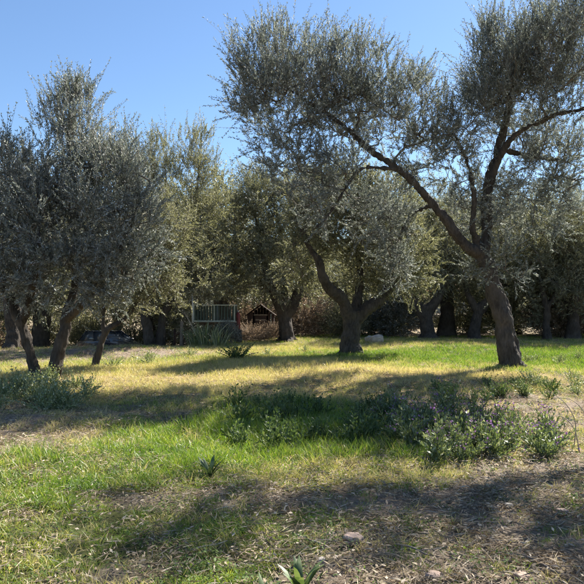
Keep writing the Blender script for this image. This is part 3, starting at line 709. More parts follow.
# ---- the green farm trailer behind the reeds
dT = 26.0; xT0, xT1 = (193.5 - CX) / F_PX * dT, (235 - CX) / F_PX * dT
zT = float(gz((xT0 + xT1) / 2, dT)); W_ = xT1 - xT0; zb, zt = 0.92, 1.58
t = empty('farm_trailer', ((xT0 + xT1) / 2, dT + .55, zT)); props(t, 'farm trailer with dark green slatted sides and pale frame behind the reeds', 'trailer')
bevel_box('deck', (W_, 1.1, .06), M['greywood'], t, (0, 0, zb - .03))
for sy in (-.55, .55):
    for k in range(3): bevel_box('post', (.035, .035, zt - zb + .02), M['paleframe'], t, (-W_ / 2 + .02 + k * (W_ - .04) / 2, sy, (zb + zt) / 2), bev=.004)
    bevel_box('top_rail', (W_ + .03, .04, .035), M['paleframe'], t, (0, sy * 1.01, zt + .01), bev=.004)
    bevel_box('bottom_rail', (W_ + .03, .045, .05), M['paleframe'], t, (0, sy * 1.02, zb), bev=.004)
    n = 14
    for k in range(n):
        x = -W_ / 2 + (k + .5) * W_ / n
        bevel_box('slat', (W_ / n - .05, .018, zt - zb - .06), M['teal'], t, (x, sy * .98, (zb + zt) / 2), bev=.003)
for sx in (-1, 1):
    bevel_box('end_panel', (.02, 1.04, zt - zb - .05), M['teal'], t, (sx * (W_ / 2 - .015), 0, (zb + zt) / 2), bev=.003)
for sy in (-.6, .6):
    wh = lathe('wheel', [(.10, -.04), (.19, -.06), (.2, 0), (.19, .06), (.10, .04)], M['alloy'], t, loc=(.25, sy, .33))
    lathe('tyre', [(.19, -.07), (.30, -.085), (.33, -.05), (.335, 0), (.33, .05), (.30, .085), (.19, .07)], M['rubber'], wh)
    an = np.linspace(math.pi * .08, math.pi * .92, 12); pr = np.stack([.40 * np.cos(an), np.zeros(12), .40 * np.sin(an)], 1)
    V = np.concatenate([pr + [0, -.11, 0], pr + [0, .11, 0], pr * 1.04 + [0, -.11, 0], pr * 1.04 + [0, .11, 0]]); Q = []
    for i in range(11): Q += [(i, i + 1, 12 + i + 1, 12 + i), (24 + i, 36 + i, 36 + i + 1, 24 + i + 1), (i, 24 + i, 24 + i + 1, i + 1), (12 + i, 13 + i, 37 + i, 36 + i)]
    o = mobj('mudguard', npmesh('mudguard', V, np.array(Q)), M['rust'], t); o.location = (.25, sy, .33)
rod('axle', (.25, -.6, .33), (.25, .6, .33), .035, M['rust'], t)
for sy in (-.35, .35): bevel_box('chassis_beam', (W_ * .95, .06, .1), M['rust'], t, (0, sy, zb - .12), bev=.004)
for sy in (-.35, .35): bevel_box('hanger', (.10, .05, .5), M['rust'], t, (.25, sy, .58), bev=.004)
rod('drawbar', (-W_ / 2 + .1, 0, zb - .1), (-W_ / 2 - .85, -.2, .30), .035, M['rust'], t)
rod('prop_stand', (-W_ / 2 - .8, -.19, .35), (-W_ / 2 - .8, -.19, -.03), .03, M['rust'], t)
rod('corner_pole', (-W_ / 2 - .03, -.57, zb - .05), (-W_ / 2 - .03, -.57, 2.02), .035, M['white'], t)

o = empty('wooden_post', (*onx(181.5, 25.3)[:2], onx(181.5, 25.3)[2])); props(o, 'thick grey wooden post standing left of the green trailer', 'post')
V, Q, T = tube([(0, 0, -.2), (.01, 0, .4), (0, .01, .8), (.02, 0, 1.12)], [.075, .07, .065, .06], 9); mobj('shaft', npmesh('shaft', V, [Q, T]), M['greywood'], o)
rod('nail', (.0, -.09, .9), (0, -.02, .9), .006, M['rust'], o)
o = empty('wooden_post', onx(175, 26.4)); props(o, 'thinner dark wooden post behind the thick grey post', 'post')
V, Q, T = tube([(0, 0, -.2), (-.01, 0, .4), (0, .01, .8), (-.02, 0, 1.0)], [.055, .05, .05, .045], 9); mobj('shaft', npmesh('shaft', V, [Q, T]), M['plank'], o)
rod('nail', (.0, -.07, .8), (0, -.02, .8), .006, M['rust'], o)
a = P(184, 312, 25.2); b = P(199, 328, 25.0)
o = rod('leaning_stick', (0, 0, 0), tuple(a - np.array([b[0] + .18, b[1], float(gz(b[0], b[1]))])), .03, M['dead_wood'], None, r2=.02)
o.location = (b[0] + .18, b[1], float(gz(b[0], b[1]))); props(o, 'pale bare stick leaning towards the thick wooden post', 'stick')

# ---- red canister and brown hut
xc = onx(238, 26.8); st_ = empty('wooden_stump', xc); props(st_, 'sawn wooden stump carrying the red canister', 'stump')
V, Q, T = tube([(0, 0, -.1), (.01, 0, .2), (0, .01, .4), (0, 0, .55)], [.19, .17, .16, .165], 12); mobj('shaft', npmesh('shaft', V, [Q, T]), M['bark'], st_)
lathe('sawn_face', [(0, .556), (.15, .556), (.155, .552)], M['greywood'], st_, axis='z', k=12)
o = empty('red_canister', (xc[0], xc[1], xc[2] + .558)); props(o, 'red metal canister beside the right end of the green trailer', 'canister')
lathe('body', [(0.0, 0.0), (.09, 0.0), (.10, .02), (.10, .58), (.09, .68), (.05, .75), (.04, .76)], M['red'], o, axis='z', k=18)
lathe('valve', [(.04, .75), (.035, .78), (.05, .79), (.05, .83), (.0, .835)], M['alloy'], o, axis='z', k=12)
lathe('foot_ring', [(.103, -.02), (.107, 0), (.107, .06), (.103, .065)], M['rust'], o, axis='z', k=18)

dS = 30.0; hs = onx(260.5, dS); hut = empty('plank_hut', (hs[0], hs[1] + .7, hs[2])); props(hut, 'small dark red-brown plank hut under the broad olive', 'hut')
hw, hh, pk = .64, 1.15, 1.62
n = 9
for sy in (-.6, .6):
    for k in range(n):
        x0 = -hw + k * 2 * hw / n; xm = x0 + hw / n; top = hh + (pk - hh) * (1 - abs(xm) / hw) - .03
        if sy < 0 and abs(xm) < .3: continue
        bevel_box('plank', (2 * hw / n - .008, .025, top), M['plank'], hut, (xm, sy, top / 2), (0, 0, random.uniform(-.01, .01)), .003)
for sx in (-1, 1):
    for k in range(8): bevel_box('plank', (.025, 1.2 / 8 - .008, hh), M['plank'], hut, (sx * (hw - .014), -.6 + (k + .5) * 1.2 / 8, hh / 2), bev=.003)
dr = bevel_box('door', (.58, .03, 1.1), M['plank'], hut, (0, -.585, .56), bev=.004)
bevel_box('brace', (.5, .02, .07), M['greywood'], dr, (0, -.025, .35), bev=.003); bevel_box('brace', (.5, .02, .07), M['greywood'], dr, (0, -.025, -.35), bev=.003)
bevel_box('latch', (.07, .02, .025), M['rust'], dr, (.22, -.028, .05), bev=.002)
sl_ = math.atan2(pk - hh, hw); ln = math.hypot(pk - hh, hw) + .12
for sx in (-1, 1):
    bevel_box('roof_panel', (ln, 1.4, .03), M['plank'], hut, (sx * (hw / 2 + .03), 0, (hh + pk) / 2 + .01), (0, sx * sl_, 0), .003)
rod('corner_post', (hw - .44 + .30, -.68, 0), (hw - .44 + .30, -.68, 1.2), .022, M['paleframe'], hut)
bevel_box('lintel', (.66, .04, .06), M['greywood'], hut, (0, -.61, 1.15), bev=.003)

# ---- navy car in the dip on the left
def car():
    dC_ = 29.5; ws = P(117, 337, dC_); yaw = math.radians(-38)
    f = np.array([math.cos(yaw), math.sin(yaw)]); org = ws[:2] - f * .55
    c = empty('parked_car', (org[0], org[1], float(gz(org[0], org[1]))), yaw); c.scale = (.92, .92, .92); props(c, 'dark navy car parked in the dip behind the left trees', 'car')
    st = [(-2.02, .42, .66, .62), (-1.95, .30, .80, .74), (-1.6, .24, .90, .82), (-.8, .22, .93, .85), (.2, .22, .94, .86), (.95, .22, .92, .85), (1.5, .25, .84, .82), (1.85, .30, .74, .74), (2.0, .40, .62, .60)]
    V = []
    for x, b_, t_, w in st:
        m_ = (b_ + t_) / 2
        for y, z in ((-.86 * w, b_), (-w, b_ + .08), (-w * 1.01, m_), (-.96 * w, t_ - .06), (-.84 * w, t_), (0, t_ + .015), (.84 * w, t_), (.96 * w, t_ - .06), (w * 1.01, m_), (w, b_ + .08), (.86 * w, b_)): V.append((x, y, z))
    k = 11; Q = []
    for i in range(len(st) - 1):
        for j in range(k): Q.append((i * k + j, i * k + (j + 1) % k, (i + 1) * k + (j + 1) % k, (i + 1) * k + j))
    V = np.array(V); caps = [tuple(range(k))[::-1], tuple((len(st) - 1) * k + j for j in range(k))]
    me = npmesh('body', V, [np.array(Q), np.array(caps)], smooth=True); mobj('body', me, M['carpaint'], c)
    # cabin: sloping glass between pillars under a painted roof
    lo = {'fl': (.98, .72, .925), 'fr': (.98, -.72, .925), 'rl': (-1.72, .70, .90), 'rr': (-1.72, -.70, .90)}
    hi = {'fl': (.18, .56, 1.40), 'fr': (.18, -.56, 1.40), 'rl': (-1.30, .54, 1.38), 'rr': (-1.30, -.54, 1.38)}
    def pane(name, a, b_, c_, d_):
        q = np.array([a, b_, c_, d_], float); n_ = np.cross(q[1] - q[0], q[2] - q[0]); n_ /= np.linalg.norm(n_)
        return mobj(name, npmesh(name, np.concatenate([q, q - n_ * .02]), [np.array([[0, 1, 2, 3], [7, 6, 5, 4], [0, 4, 5, 1], [1, 5, 6, 2], [2, 6, 7, 3], [3, 7, 4, 0]])]), M['glass'], c)
    pane('windscreen', lo['fr'], lo['fl'], hi['fl'], hi['fr']); pane('rear_window', lo['rl'], lo['rr'], hi['rr'], hi['rl'])
    for s, (a, b_) in (('r', ('fr', 'rr')), ('l', ('fl', 'rl'))):
        A, B, C_, D_ = map(np.array, (lo['f' + s], lo['r' + s], hi['r' + s], hi['f' + s]))
        m0, m1 = A * .5 + B * .5, D_ * .45 + C_ * .55
        g = .03 * (B - A) / np.linalg.norm(B - A)
        for q in ((A, m0 - g, m1 - g, D_), (m0 + g, B, C_, m1 + g)): pane('side_window', *(q if s == 'l' else q[::-1]))
        rod('pillar', m0, m1, .035, M['carpaint'], c)
    for k_ in lo: rod('pillar', lo[k_], hi[k_], .035, M['carpaint'], c)
    r_ = bevel_box('roof', (1.62, 1.2, .06), M['carpaint'], c, (-.56, 0, 1.40), bev=.028)
    for x in (-1.22, 1.25):
        for y in (-.78, .78):
            w_ = empty('wheel', (0, 0, 0)); bpy.data.objects.remove(w_)
            w_ = lathe('wheel', [(.0, -.02), (.06, -.03), (.17, -.02), (.2, -.07), (.21, .07), (.1, .05), (0, .05)] if y < 0 else [(.0, .02), (.06, .03), (.17, .02), (.2, .07), (.21, -.07), (.1, -.05), (0, -.05)], M['alloy'], c, loc=(x, y, .31))
            lathe('tyre', [(.20, -.09), (.28, -.10), (.31, -.07), (.315, 0), (.31, .07), (.28, .10), (.20, .09)], M['rubber'], w_)
    for y in (-.58, .58):
        bevel_box('headlight', (.12, .30, .13), M['lamp'], c, (1.86, y, .64), (0, 0, -.25 if y > 0 else .25), .03)
        bevel_box('taillight', (.08, .22, .22), M['red'], c, (-1.93, y, .70), bev=.02)
        bevel_box('mirror', (.10, .16, .11), M['carpaint'], c, (.72, y * 1.5, .98), bev=.03)
        bevel_box('door_handle', (.16, .03, .03), M['alloy'], c, (-.15, math.copysign(.865, y), .74), bev=.008)
    bevel_box('front_bumper', (.14, 1.4, .16), M['carpaint'], c, (1.95, 0, .40), bev=.04); bevel_box('rear_bumper', (.14, 1.4, .16), M['carpaint'], c, (-1.99, 0, .42), bev=.04)
    bevel_box('grille', (.05, .7, .09), M['rubber'], c, (1.985, 0, .55), bev=.01)
car()

# ---- house and garden wall far behind on the right
hd = 54.0
hs_ = empty('house', (13.5, hd, float(gz(13.5, hd)))); props(hs_, 'low pinkish plastered house far behind the right-hand trees', 'house')
bevel_box('wall', (11, 7, 3.0), M['plaster'], hs_, (0, 3.5, 1.5), bev=.02)
for sx, nm in ((-1, 'roof_slope'), (1, 'roof_slope')):
    bevel_box(nm, (11.8, 4.3, .14), M['tile'], hs_, (0, 3.5 + sx * 1.95, 3.65), (-sx * .36, 0, 0), .02)
bevel_box('chimney', (.6, .6, 1.3), M['plaster'], hs_, (2.5, 3.6, 4.5), bev=.02)
for x in (-4.1, -1.6, 3.6):
    w_ = bevel_box('window', (1.0, .08, 1.15), M['glass'], hs_, (x, -.03, 1.65), bev=.01)
    for s in (-.5, .5, 0): bevel_box('frame', (.07, .06, 1.2), M['white'], w_, (s, -.05, 0), bev=.008)
    bevel_box('sill', (1.2, .18, .06), M['white'], w_, (0, -.1, -.62), bev=.008)
    for s in (-.78, .78): bevel_box('shutter', (.5, .05, 1.2), M['shutter'], w_, (s, -.06, 0), bev=.01)
dr = bevel_box('door', (1.0, .08, 2.1), M['shutter'], hs_, (1.1, -.03, 1.06), bev=.01); bevel_box('handle', (.04, .06, .14), M['alloy'], dr, (.4, -.06, 0), bev=.005)

gw = empty('garden_wall', (0, 0, 0)); props(gw, 'low pale dry-stone garden wall running behind the back row of trees', 'wall')
rw = random.Random(3); blocks = []
for q in range(4):
    V, Q = box(0, 0, 0, 1, 1, 1); V = V + np.random.default_rng(q).normal(size=V.shape) * .06
    me = npmesh('stone', V, Q); me.materials.append(M['wallstone']); blocks.append(me)
for row in range(3):
    x = 4.2 + row * .2
    while x < 25:
        w = rw.uniform(.35, .62); o = bpy.data.objects.new('stone', blocks[rw.randrange(4)]); COL.objects.link(o); o.parent = gw
        y = 49.5; o.location = (x + w / 2, y + rw.uniform(-.04, .04), float(gz(x, y)) + .16 + row * .33); o.scale = (w * .97, .45, .34); o.rotation_euler = (0, 0, rw.uniform(-.04, .04)); x += w

# ------------------------------------------------------------------ shrubs of the understorey
def leafy(name, stems, seed, leaf, width, pairs, mat, stem_mat='weed_stem', stem_r=.004, flowers=None, beta=(1.4, 1.9), droop=.1):
    """stems: (start, dir, length) arrays -> dict of meshes, shared by the copies"""
    r = np.random.default_rng(seed)
    S, D, L = [np.asarray(a, float) for a in stems]
    V, Q, (e0, e1) = leaves_for(S, norm(D), L, pairs, leaf, width, r, droop)
    out = [('leaves', npmesh('leaves', V, Q, {'rnd': ('FACE', 'FLOAT', r.beta(*beta, len(Q)))}), M[mat])]
    n = len(S); V, Q = frustums(e0, e1, np.full(2 * n, stem_r), np.concatenate([np.full(n, stem_r * .8), np.full(n, stem_r * .4)]), 4)
    out.append(('stems', npmesh('stems', V, Q), M[stem_mat]))
    if flowers:
        tips = e1[n:]; k, sz, frac = flowers; pick = tips[r.random(n) < frac]
        if len(pick):
            c = np.repeat(pick, k, 0) + r.normal(size=(len(pick) * k, 3)) * [.022, .022, .028]
            u = norm(r.normal(size=c.shape)); w = norm(np.cross(u, r.normal(size=c.shape)))
            V = np.stack([c - u * sz, c + w * sz * .6, c + u * sz, c - w * sz * .6], 1).reshape(-1, 3)
            Q = np.arange(len(V)).reshape(-1, 4)
            out.append(('flowers', npmesh('flowers', V, Q, {'rnd': ('FACE', 'FLOAT', r.random(len(Q)))}), M['flower']))
    return out
def place(name, meshes, loc, label, cat, group, rz=0.0, s=1.0):
    e = empty(name, loc, rz); e.scale = (s, s, s); props(e, label, cat, group)
    for nm, me, mt in meshes:
        o = mobj(nm, me, mt, e)
        o['kind'] = 'stuff'
    return e

def dome_stems(seed, n, h, spread, up=.6):
    """stems that fork out from one foot, filling a dome"""
    r = np.random.default_rng(seed); a = r.uniform(0, 6.283, n); q = r.random(n) ** .6
    D = np.stack([np.cos(a) * q * spread, np.sin(a) * q * spread, np.full(n, h) * (1.05 - .35 * q ** 2) * r.uniform(.75, 1.1, n)], 1)
    S = np.stack([np.cos(a) * q * .08 * spread, np.sin(a) * q * .08 * spread, np.zeros(n) - .01], 1)
    return S, D, np.linalg.norm(D, axis=1)
def shrub_stems(seed, n, h, spread):
    r = np.random.default_rng(seed); c = norm(r.normal(size=(n, 3))) * r.random((n, 1)) ** .4 * [spread, spread, h * .5] + [0, 0, h * .5]
    c[:, 2] = np.maximum(c[:, 2], .08); D = norm(c - [0, 0, h * .3]) + [0, 0, .35] + r.normal(size=(n, 3)) * .35
    return c - .12 * norm(D), D, r.uniform(.35, .7, n)
M['brush'] = leaf_mat('dry_brush_leaf', [(0.0, (0.16, 0.12, 0.09)), (0.5, (0.34, 0.27, 0.20)), (1.0, (0.52, 0.44, 0.36))], trans=0.35, rough=0.7, spec=0.2, tcol=(1.1, 1.0, 0.85))
shr = [leafy('shrub', shrub_stems(s, 620, h, sp), s, .12, .045, 8, m, 'twig', .006) for s, h, sp, m in ((201, 1.7, 1.3, 'olive_pale'), (202, 1.3, 1.5, 'olive_pale'), (203, 2.1, 1.2, 'olive'), (204, 1.2, 1.5, 'brush'), (205, 1.6, 1.2, 'brush'))]
for px, d, s, q, lb in ((251, 28.6, .55, 3, 'low brown dried shrub before the left side of the plank hut'), (274, 28.8, .45, 4, 'small brown dried shrub between the plank hut and the broad olive'), (228, 25.6, .4, 2, 'small green shrub before the right end of the trailer'), (80, 25.2, .4, 3, 'brown dried shrub before the back of the navy car'), (134, 25.6, .4, 0, 'small green shrub right of the navy car')):
    g = onx(px, d); place('dry_shrub' if q > 2 else 'shrub', shr[q], g, lb, 'shrub', None, px, s)
r9 = random.Random(17)
sh_spots = [(11.3, 34.6), (9.9, 37.0), (13.2, 38.5), (-18, 33), (-14.6, 32), (-10.6, 33.5), (-8.4, 33), (-5.2, 33), (-2.4, 33.2), (.6, 33), (2.6, 32), (4.6, 34.5), (14.2, 34), (16.4, 32), (18.5, 36), (-12.5, 35), (-6.6, 37.5), (-.8, 37), (1.8, 38), (6.4, 37.5), (-16.5, 29.5), (-3.9, 36.2), (5.6, 33.2), (-20, 36), (13.4, 31.4), (-21, 30.5), (3.4, 35.3)]
for i, (x, y) in enumerate(sh_spots):
    dry = i % 5 > 2
    place('dry_shrub' if dry else 'shrub', shr[i % 5], (x, y, float(gz(x, y))), 'brown dried-up shrub in the undergrowth at the back of the grove' if dry else 'bushy green shrub in the undergrowth at the back of the grove', 'shrub', 'dry shrubs at the back' if dry else 'green shrubs at the back', r9.uniform(0, 6.28), r9.uniform(.8, 1.25))

# ------------------------------------------------------------------ weeds and flowers, each plant a thing
rw = random.Random(29)
def gp(px, py): g = ground_at(px, py); return (g[0], g[1], float(gz(g[0], g[1])) - .005)

fl = [leafy('flowering_weed', dome_stems(s, n, h, .24), s, .065, .021, 8, 'weed', flowers=(6, .013, .26), stem_r=.0035, droop=.2) for s, n, h in ((301, 14, .33), (302, 16, .40), (303, 12, .26))]
spots_f = []
for k in range(78):
    px = rw.uniform(392, 552); py = rw.uniform(404, 463)
    if px > 480 and py < 424: continue
    if px < 432 and py > 448: continue
    spots_f.append((px, py))
for i, (px, py) in enumerate(spots_f):
    place('flowering_weed', fl[i % 3], gp(px, py), 'leafy weed with small purple flowers in the sunlit patch below the leaning olive', 'flowering plant', 'purple flowering weeds', rw.uniform(0, 6.28), rw.uniform(.75, 1.2))
place('flowering_weed', fl[1], gp(546, 446), 'purple-flowered weed beside the bare arching stems at the right edge', 'flowering plant', None, 1.0, 1.0)
place('flowering_weed', fl[0], gp(378, 415), 'purple-flowered weed farthest left, at the edge of the shade', 'flowering plant', None, 2.0, 1.0)

dk = [leafy('dark_weed', dome_stems(s, n, h, .24), s, .065, .021, 8, 'weed_dark', stem_r=.0035) for s, n, h in ((311, 14, .24), (312, 12, .30))]
for k in range(44):
    px = rw.uniform(235, 405); py = rw.uniform(402, 446)
    place('dark_weed', dk[k % 2], gp(px, py), 'dark green leafy weed in the broad shadow across the middle', 'weed', 'weeds in the middle shadow', rw.uniform(0, 6.28), rw.uniform(.7, 1.15))

gw_ = [leafy('grey_green_weed', dome_stems(s, n, h, .32), s, .055, .021, 9, 'weed', stem_r=.0035, beta=(2.2, 1.3)) for s, n, h in ((321, 24, .32), (322, 18, .24))]
for k in range(40):
    px = rw.uniform(-30, 92); py = rw.uniform(379, 414)
    if px > 55 and py < 388: continue
    place('grey_green_weed', gw_[k % 2], gp(px, py), 'bushy grey-green weed in the clump before the twin-stemmed olive', 'weed', 'weeds before the left olive', rw.uniform(0, 6.28), rw.uniform(.6, 1.3))
for k in range(26):
    px = rw.uniform(518, 620); py = rw.uniform(358, 398)
    place('grey_green_weed', gw_[k % 2], gp(px, py), 'bushy grey-green weed on the slope right of the leaning olive', 'weed', 'weeds right of the leaning olive', rw.uniform(0, 6.28), rw.uniform(.55, .95))
for k in range(16):
    px = rw.uniform(430, 560); py = rw.uniform(388, 402)
    place('dark_weed', dk[k % 2], gp(px, py), 'low green weed at the far edge of the bare soil below the leaning olive', 'weed', 'weeds behind the bare soil', rw.uniform(0, 6.28), rw.uniform(.7, 1.1))
dkb = leafy('dark_bush', dome_stems(331, 44, .38, .42), 331, .07, .026, 10, 'weed_dark')
for px, py, s, lb in ((237, 362, 2.6, 'round dark green bush in the dry grass below the green trailer'), (268, 357, 1.0, 'small green bush right of the round dark one in the dry grass'),
                      (148, 362, 2.0, 'small green bush at the edge of the bare soil below the two-trunked olive'), (190, 357, 1.0, 'low green bush left of the reeds'), (305, 352, .9, 'low green bush nearest the gnarled olive'), (113, 366, 1.0, 'low green bush right of the slender leaning stem')):
    place('small_bush', dkb if s > 2 else gw_[1], gp(px, py), lb, 'bush', None, rw.uniform(0, 6), min(s, 1.25))

# reeds in front of the trailer
def blade_strip(S, D, L, w, bend, seed, seg=4):
    r = np.random.default_rng(seed); n = len(S); t = np.linspace(0, 1, seg + 1)
    out = norm(np.stack([D[:, 0], D[:, 1], np.zeros(n)], 1) + 1e-6)
    C = S[:, None] + D[:, None] * (L[:, None] * t)[..., None] + (out * (bend * L)[:, None])[:, None] * (t ** 2)[None, :, None] - np.array([0, 0, 1.0]) * ((bend * L * .6)[:, None] * t ** 2.5)[..., None]
    side = norm(np.cross(D, norm(r.normal(size=(n, 3)))))
    ww = (w[:, None] * (1 - t[None] ** 1.6) ** .8 * np.minimum(1, .5 + t[None] * 3))[..., None] * .5
    V = np.stack([C - side[:, None] * ww, C + side[:, None] * ww], 2).reshape(n, -1, 3)
    b_ = np.arange(n)[:, None] * (2 * (seg + 1)); i = np.arange(seg) * 2
    Q = np.stack([b_ + i, b_ + i + 1, b_ + i + 3, b_ + i + 2], -1).reshape(-1, 4)
    return V.reshape(-1, 3), Q, np.repeat(np.arange(n), seg)
def reed(seed, n, h, spread, w, lean):
    r = np.random.default_rng(seed); a = r.uniform(0, 6.283, n); q = r.random(n)
    S = np.stack([np.cos(a) * q * spread, np.sin(a) * q * spread, np.zeros(n) - .02], 1)
    D = norm(np.stack([np.cos(a) * q * lean, np.sin(a) * q * lean, np.ones(n)], 1) + r.normal(size=(n, 3)) * .08)
    V, Q, idx = blade_strip(S, D, h * r.uniform(.6, 1.1, n), np.full(n, w) * r.uniform(.7, 1.2, n), r.uniform(.05, .35, n), seed)
    return [('blades', npmesh('blades', V, Q, {'rnd': ('FACE', 'FLOAT', r.random(n)[idx])}), M['weed'])]
rd = reed(401, 90, 1.25, .45, .03, .35)
for px, d, s, lb in ((206, 24.6, 1.0, 'tall clump of grey-green reeds in front of the green trailer'), (197, 24.9, .85, 'smaller reed clump at the left end of the trailer'), (219, 24.4, .7, 'short reed clump under the trailer\'s right half')):
    place('reed_clump', rd, onx(px, d), lb, 'reeds', None, rw.uniform(0, 6), s)

# broad-leaved plants in the foreground
def broad(seed, n, ln, w, lean):
    r = np.random.default_rng(seed); a = np.arange(n) * 2.4 + r.uniform(-.3, .3, n)
    D = norm(np.stack([np.cos(a) * lean, np.sin(a) * lean, np.ones(n)], 1) + r.normal(size=(n, 3)) * .12)
    L = ln * r.uniform(.7, 1.1, n); t = np.linspace(0, 1, 7); V = []; Q = []; R_ = []
    for i in range(n):
        out = norm(np.array([D[i, 0], D[i, 1], 0])); s = norm(np.cross(D[i], out) if np.linalg.norm(np.cross(D[i], out)) > 1e-3 else np.array([1.0, 0, 0])); up = np.cross(s, D[i])
        for j, f in enumerate(t):
            c = D[i] * L[i] * f + out * L[i] * .30 * f * f - np.array([0, 0, .2 * L[i] * f ** 3]); ww = w * (.12 + 1.0 * math.sin(math.pi * min(1, .08 + f * .95)) ** .8) * (1 - .1 * f)
            if j == 6: ww = .002
            V += [c - s * ww + out * ww * .35, c, c + s * ww + out * ww * .35]
            if j < 6:
                b_ = (i * 7 + j) * 3; Q += [(b_, b_ + 1, b_ + 4, b_ + 3), (b_ + 1, b_ + 2, b_ + 5, b_ + 4)]; R_ += [r.random()] * 2
    return [('leaves', npmesh('leaves', np.array(V), np.array(Q), {'rnd': ('FACE', 'FLOAT', R_)}, smooth=True), M['broad'])]
b1, b2 = broad(411, 14, .22, .017, .28), broad(412, 16, .18, .015, .45)
place('broad_leaf_plant', b1, gp(300, 592), 'upright broad-leaved plant at the bottom edge of the picture', 'plant', None, .4, 1.0)
place('broad_leaf_plant', b2, gp(264, 598), 'low broad-leaved plant at the bottom edge, left of the upright one', 'plant', None, 1.4, .8)
place('broad_leaf_plant', b1, gp(210, 474), 'pale green broad-leaved plant standing alone in the tall sunlit grass', 'plant', None, 2.2, 1.1)
place('broad_leaf_plant', b2, gp(338, 440), 'pale broad-leaved plant at the front edge of the middle shadow', 'plant', None, .2, 1.0)

# bare arching stems at the right edge
for k, (px, py, pts) in enumerate(((578, 452, [(0, 0, 0), (-.05, 0, .25), (-.16, .02, .38), (-.34, .0, .40)]), (572, 448, [(0, 0, 0), (.02, 0, .3), (-.08, 0, .5), (-.22, .05, .62)]), (592, 440, [(0, 0, 0), (-.1, 0, .35), (-.25, .02, .5), (-.46, 0, .52)]))):
    c = catmull([(*p, .0065 - .0012 * i) for i, p in enumerate(pts)], .04); V, Q, T = tube(c[:, :3], c[:, 3], 6)
    o = mobj('bare_stem', npmesh('bare_stem', V, [Q, T], smooth=True), M['dry_twig']); o.location = gp(px, py)
    props(o, ('lowest bare arching stem at the right edge', 'tallest bare stem at the right edge, beside the purple weed', 'long bare stem bending in from the right edge')[k], 'dry stem')

# ------------------------------------------------------------------ stones, sticks
def stone_mesh(seed, a, b_, c_):
    bm = bmesh.new(); bmesh.ops.create_icosphere(bm, subdivisions=3, radius=1.0)
    for v in bm.verts:
        n_ = v.co.normalized(); q = max(abs(n_.x), abs(n_.y), abs(n_.z)); f = .55 + .45 / max(q, .6) * .8
        k = f * (1 + .20 * noise.noise(n_ * 1.6 + Vector((seed, 0, 0))) + .07 * noise.noise(n_ * 5 + Vector((0, seed, 0))))
        v.co = Vector((n_.x * a * k, n_.y * b_ * k, n_.z * c_ * k))
    me = bpy.data.meshes.new('stone'); bm.to_mesh(me); bm.free(); return me
for px, py, a, b_, c_, m_, lb in ((353, 541, .075, .065, .036, 'stone', 'flat pinkish stone lying in the shaded foreground'), (321, 562, .03, .028, .02, 'greystone', 'small grey stone left of the flat pinkish one'), (432, 577, .05, .04, .022, 'stone', 'pale flat stone near the bottom edge on the right'),
                              (519, 577, .045, .04, .02, 'stone', 'pale stone in the sunlit soil at the bottom right'), (507, 507, .035, .03, .025, 'greystone', 'dark grey stone among the litter on the right'), (243, 517, .016, .014, .012, 'stone', 'small pale pebble in the shaded grass'), (560, 512, .05, .035, .018, 'stone', 'pale flat stone near the right edge')):
    g = gp(px, py); o = mobj('stone', stone_mesh(px, a, b_, c_), M[m_]); o.location = (g[0], g[1], g[2] + c_ * .45 + .02); o.rotation_euler = (0, 0, px * .7); props(o, lb, 'stone')
for px, d, a, b_, c_, lb in ((377, 25.5, .30, .26, .22, 'pale limestone boulder behind the gnarled olive, right of its trunk'), (370, 26.2, .22, .2, .2, 'smaller pale boulder touching the limestone boulder behind the gnarled olive')):
    g = onx(px, d); o = mobj('boulder', stone_mesh(px + 3, a, b_, c_), M['palerock']); o.location = (g[0], g[1], g[2] + c_ * .55); o.rotation_euler = (.25, -.2, px); props(o, lb, 'boulder')
def stick(p0, p1, r_, lb, fork=None, mat='dead_wood'):
    a = np.array(gp(*p0)) + [0, 0, r_ + .02]; b_ = np.array(gp(*p1)) + [0, 0, r_ + .03]; L = np.linalg.norm(b_ - a); r = np.random.default_rng(int(p0[0] * 7))
    c = catmull([(*(f * (b_ - a) + (r.normal(size=3) * [.05, .05, .02] * L if 0 < f < 1 else 0)), r_ * (1 - .5 * f)) for f in (0, .35, .7, 1)], .03); parts = []
    V, Q, T = tube(c[:, :3], c[:, 3], 7); parts.append((V, [Q, T]))
    m_ = c[len(c) // 2]; d_ = (b_ - a) / L; sd = np.array([-d_[1], d_[0], .4])
    V, Q, T = tube([m_[:3], m_[:3] + (d_ * .6 + sd * .35) * L * .2, m_[:3] + (d_ + sd * .5) * L * .36], [m_[3] * .8, m_[3] * .6, m_[3] * .3], 6); parts.append((V, [Q, T]))
    V, F = join(parts); o = mobj('fallen_stick', npmesh('fallen_stick', V, F, smooth=True), M[mat]); o.location = a; props(o, lb, 'stick')
stick((298, 536), (330, 551), .008, 'pale forked stick lying left of the flat pinkish stone')
stick((520, 556), (568, 578), .009, 'dark stick lying across the soil at the bottom right', mat='greywood')
stick((215, 511), (238, 506), .007, 'short pale stick in the shaded grass left of the middle')
stick((192, 551), (228, 543), .006, 'thin stick lying in the grass at the lower left')
stick((338, 521), (345, 505), .006, 'thin twig standing out of the litter above the flat pinkish stone', mat='dry_twig')
stick((470, 493), (520, 486), .008, 'grey stick in the shaded litter on the right', mat='greywood')
stick((395, 545), (440, 560), .007, 'thin dark stick in the litter right of the pinkish stone', mat='greywood')

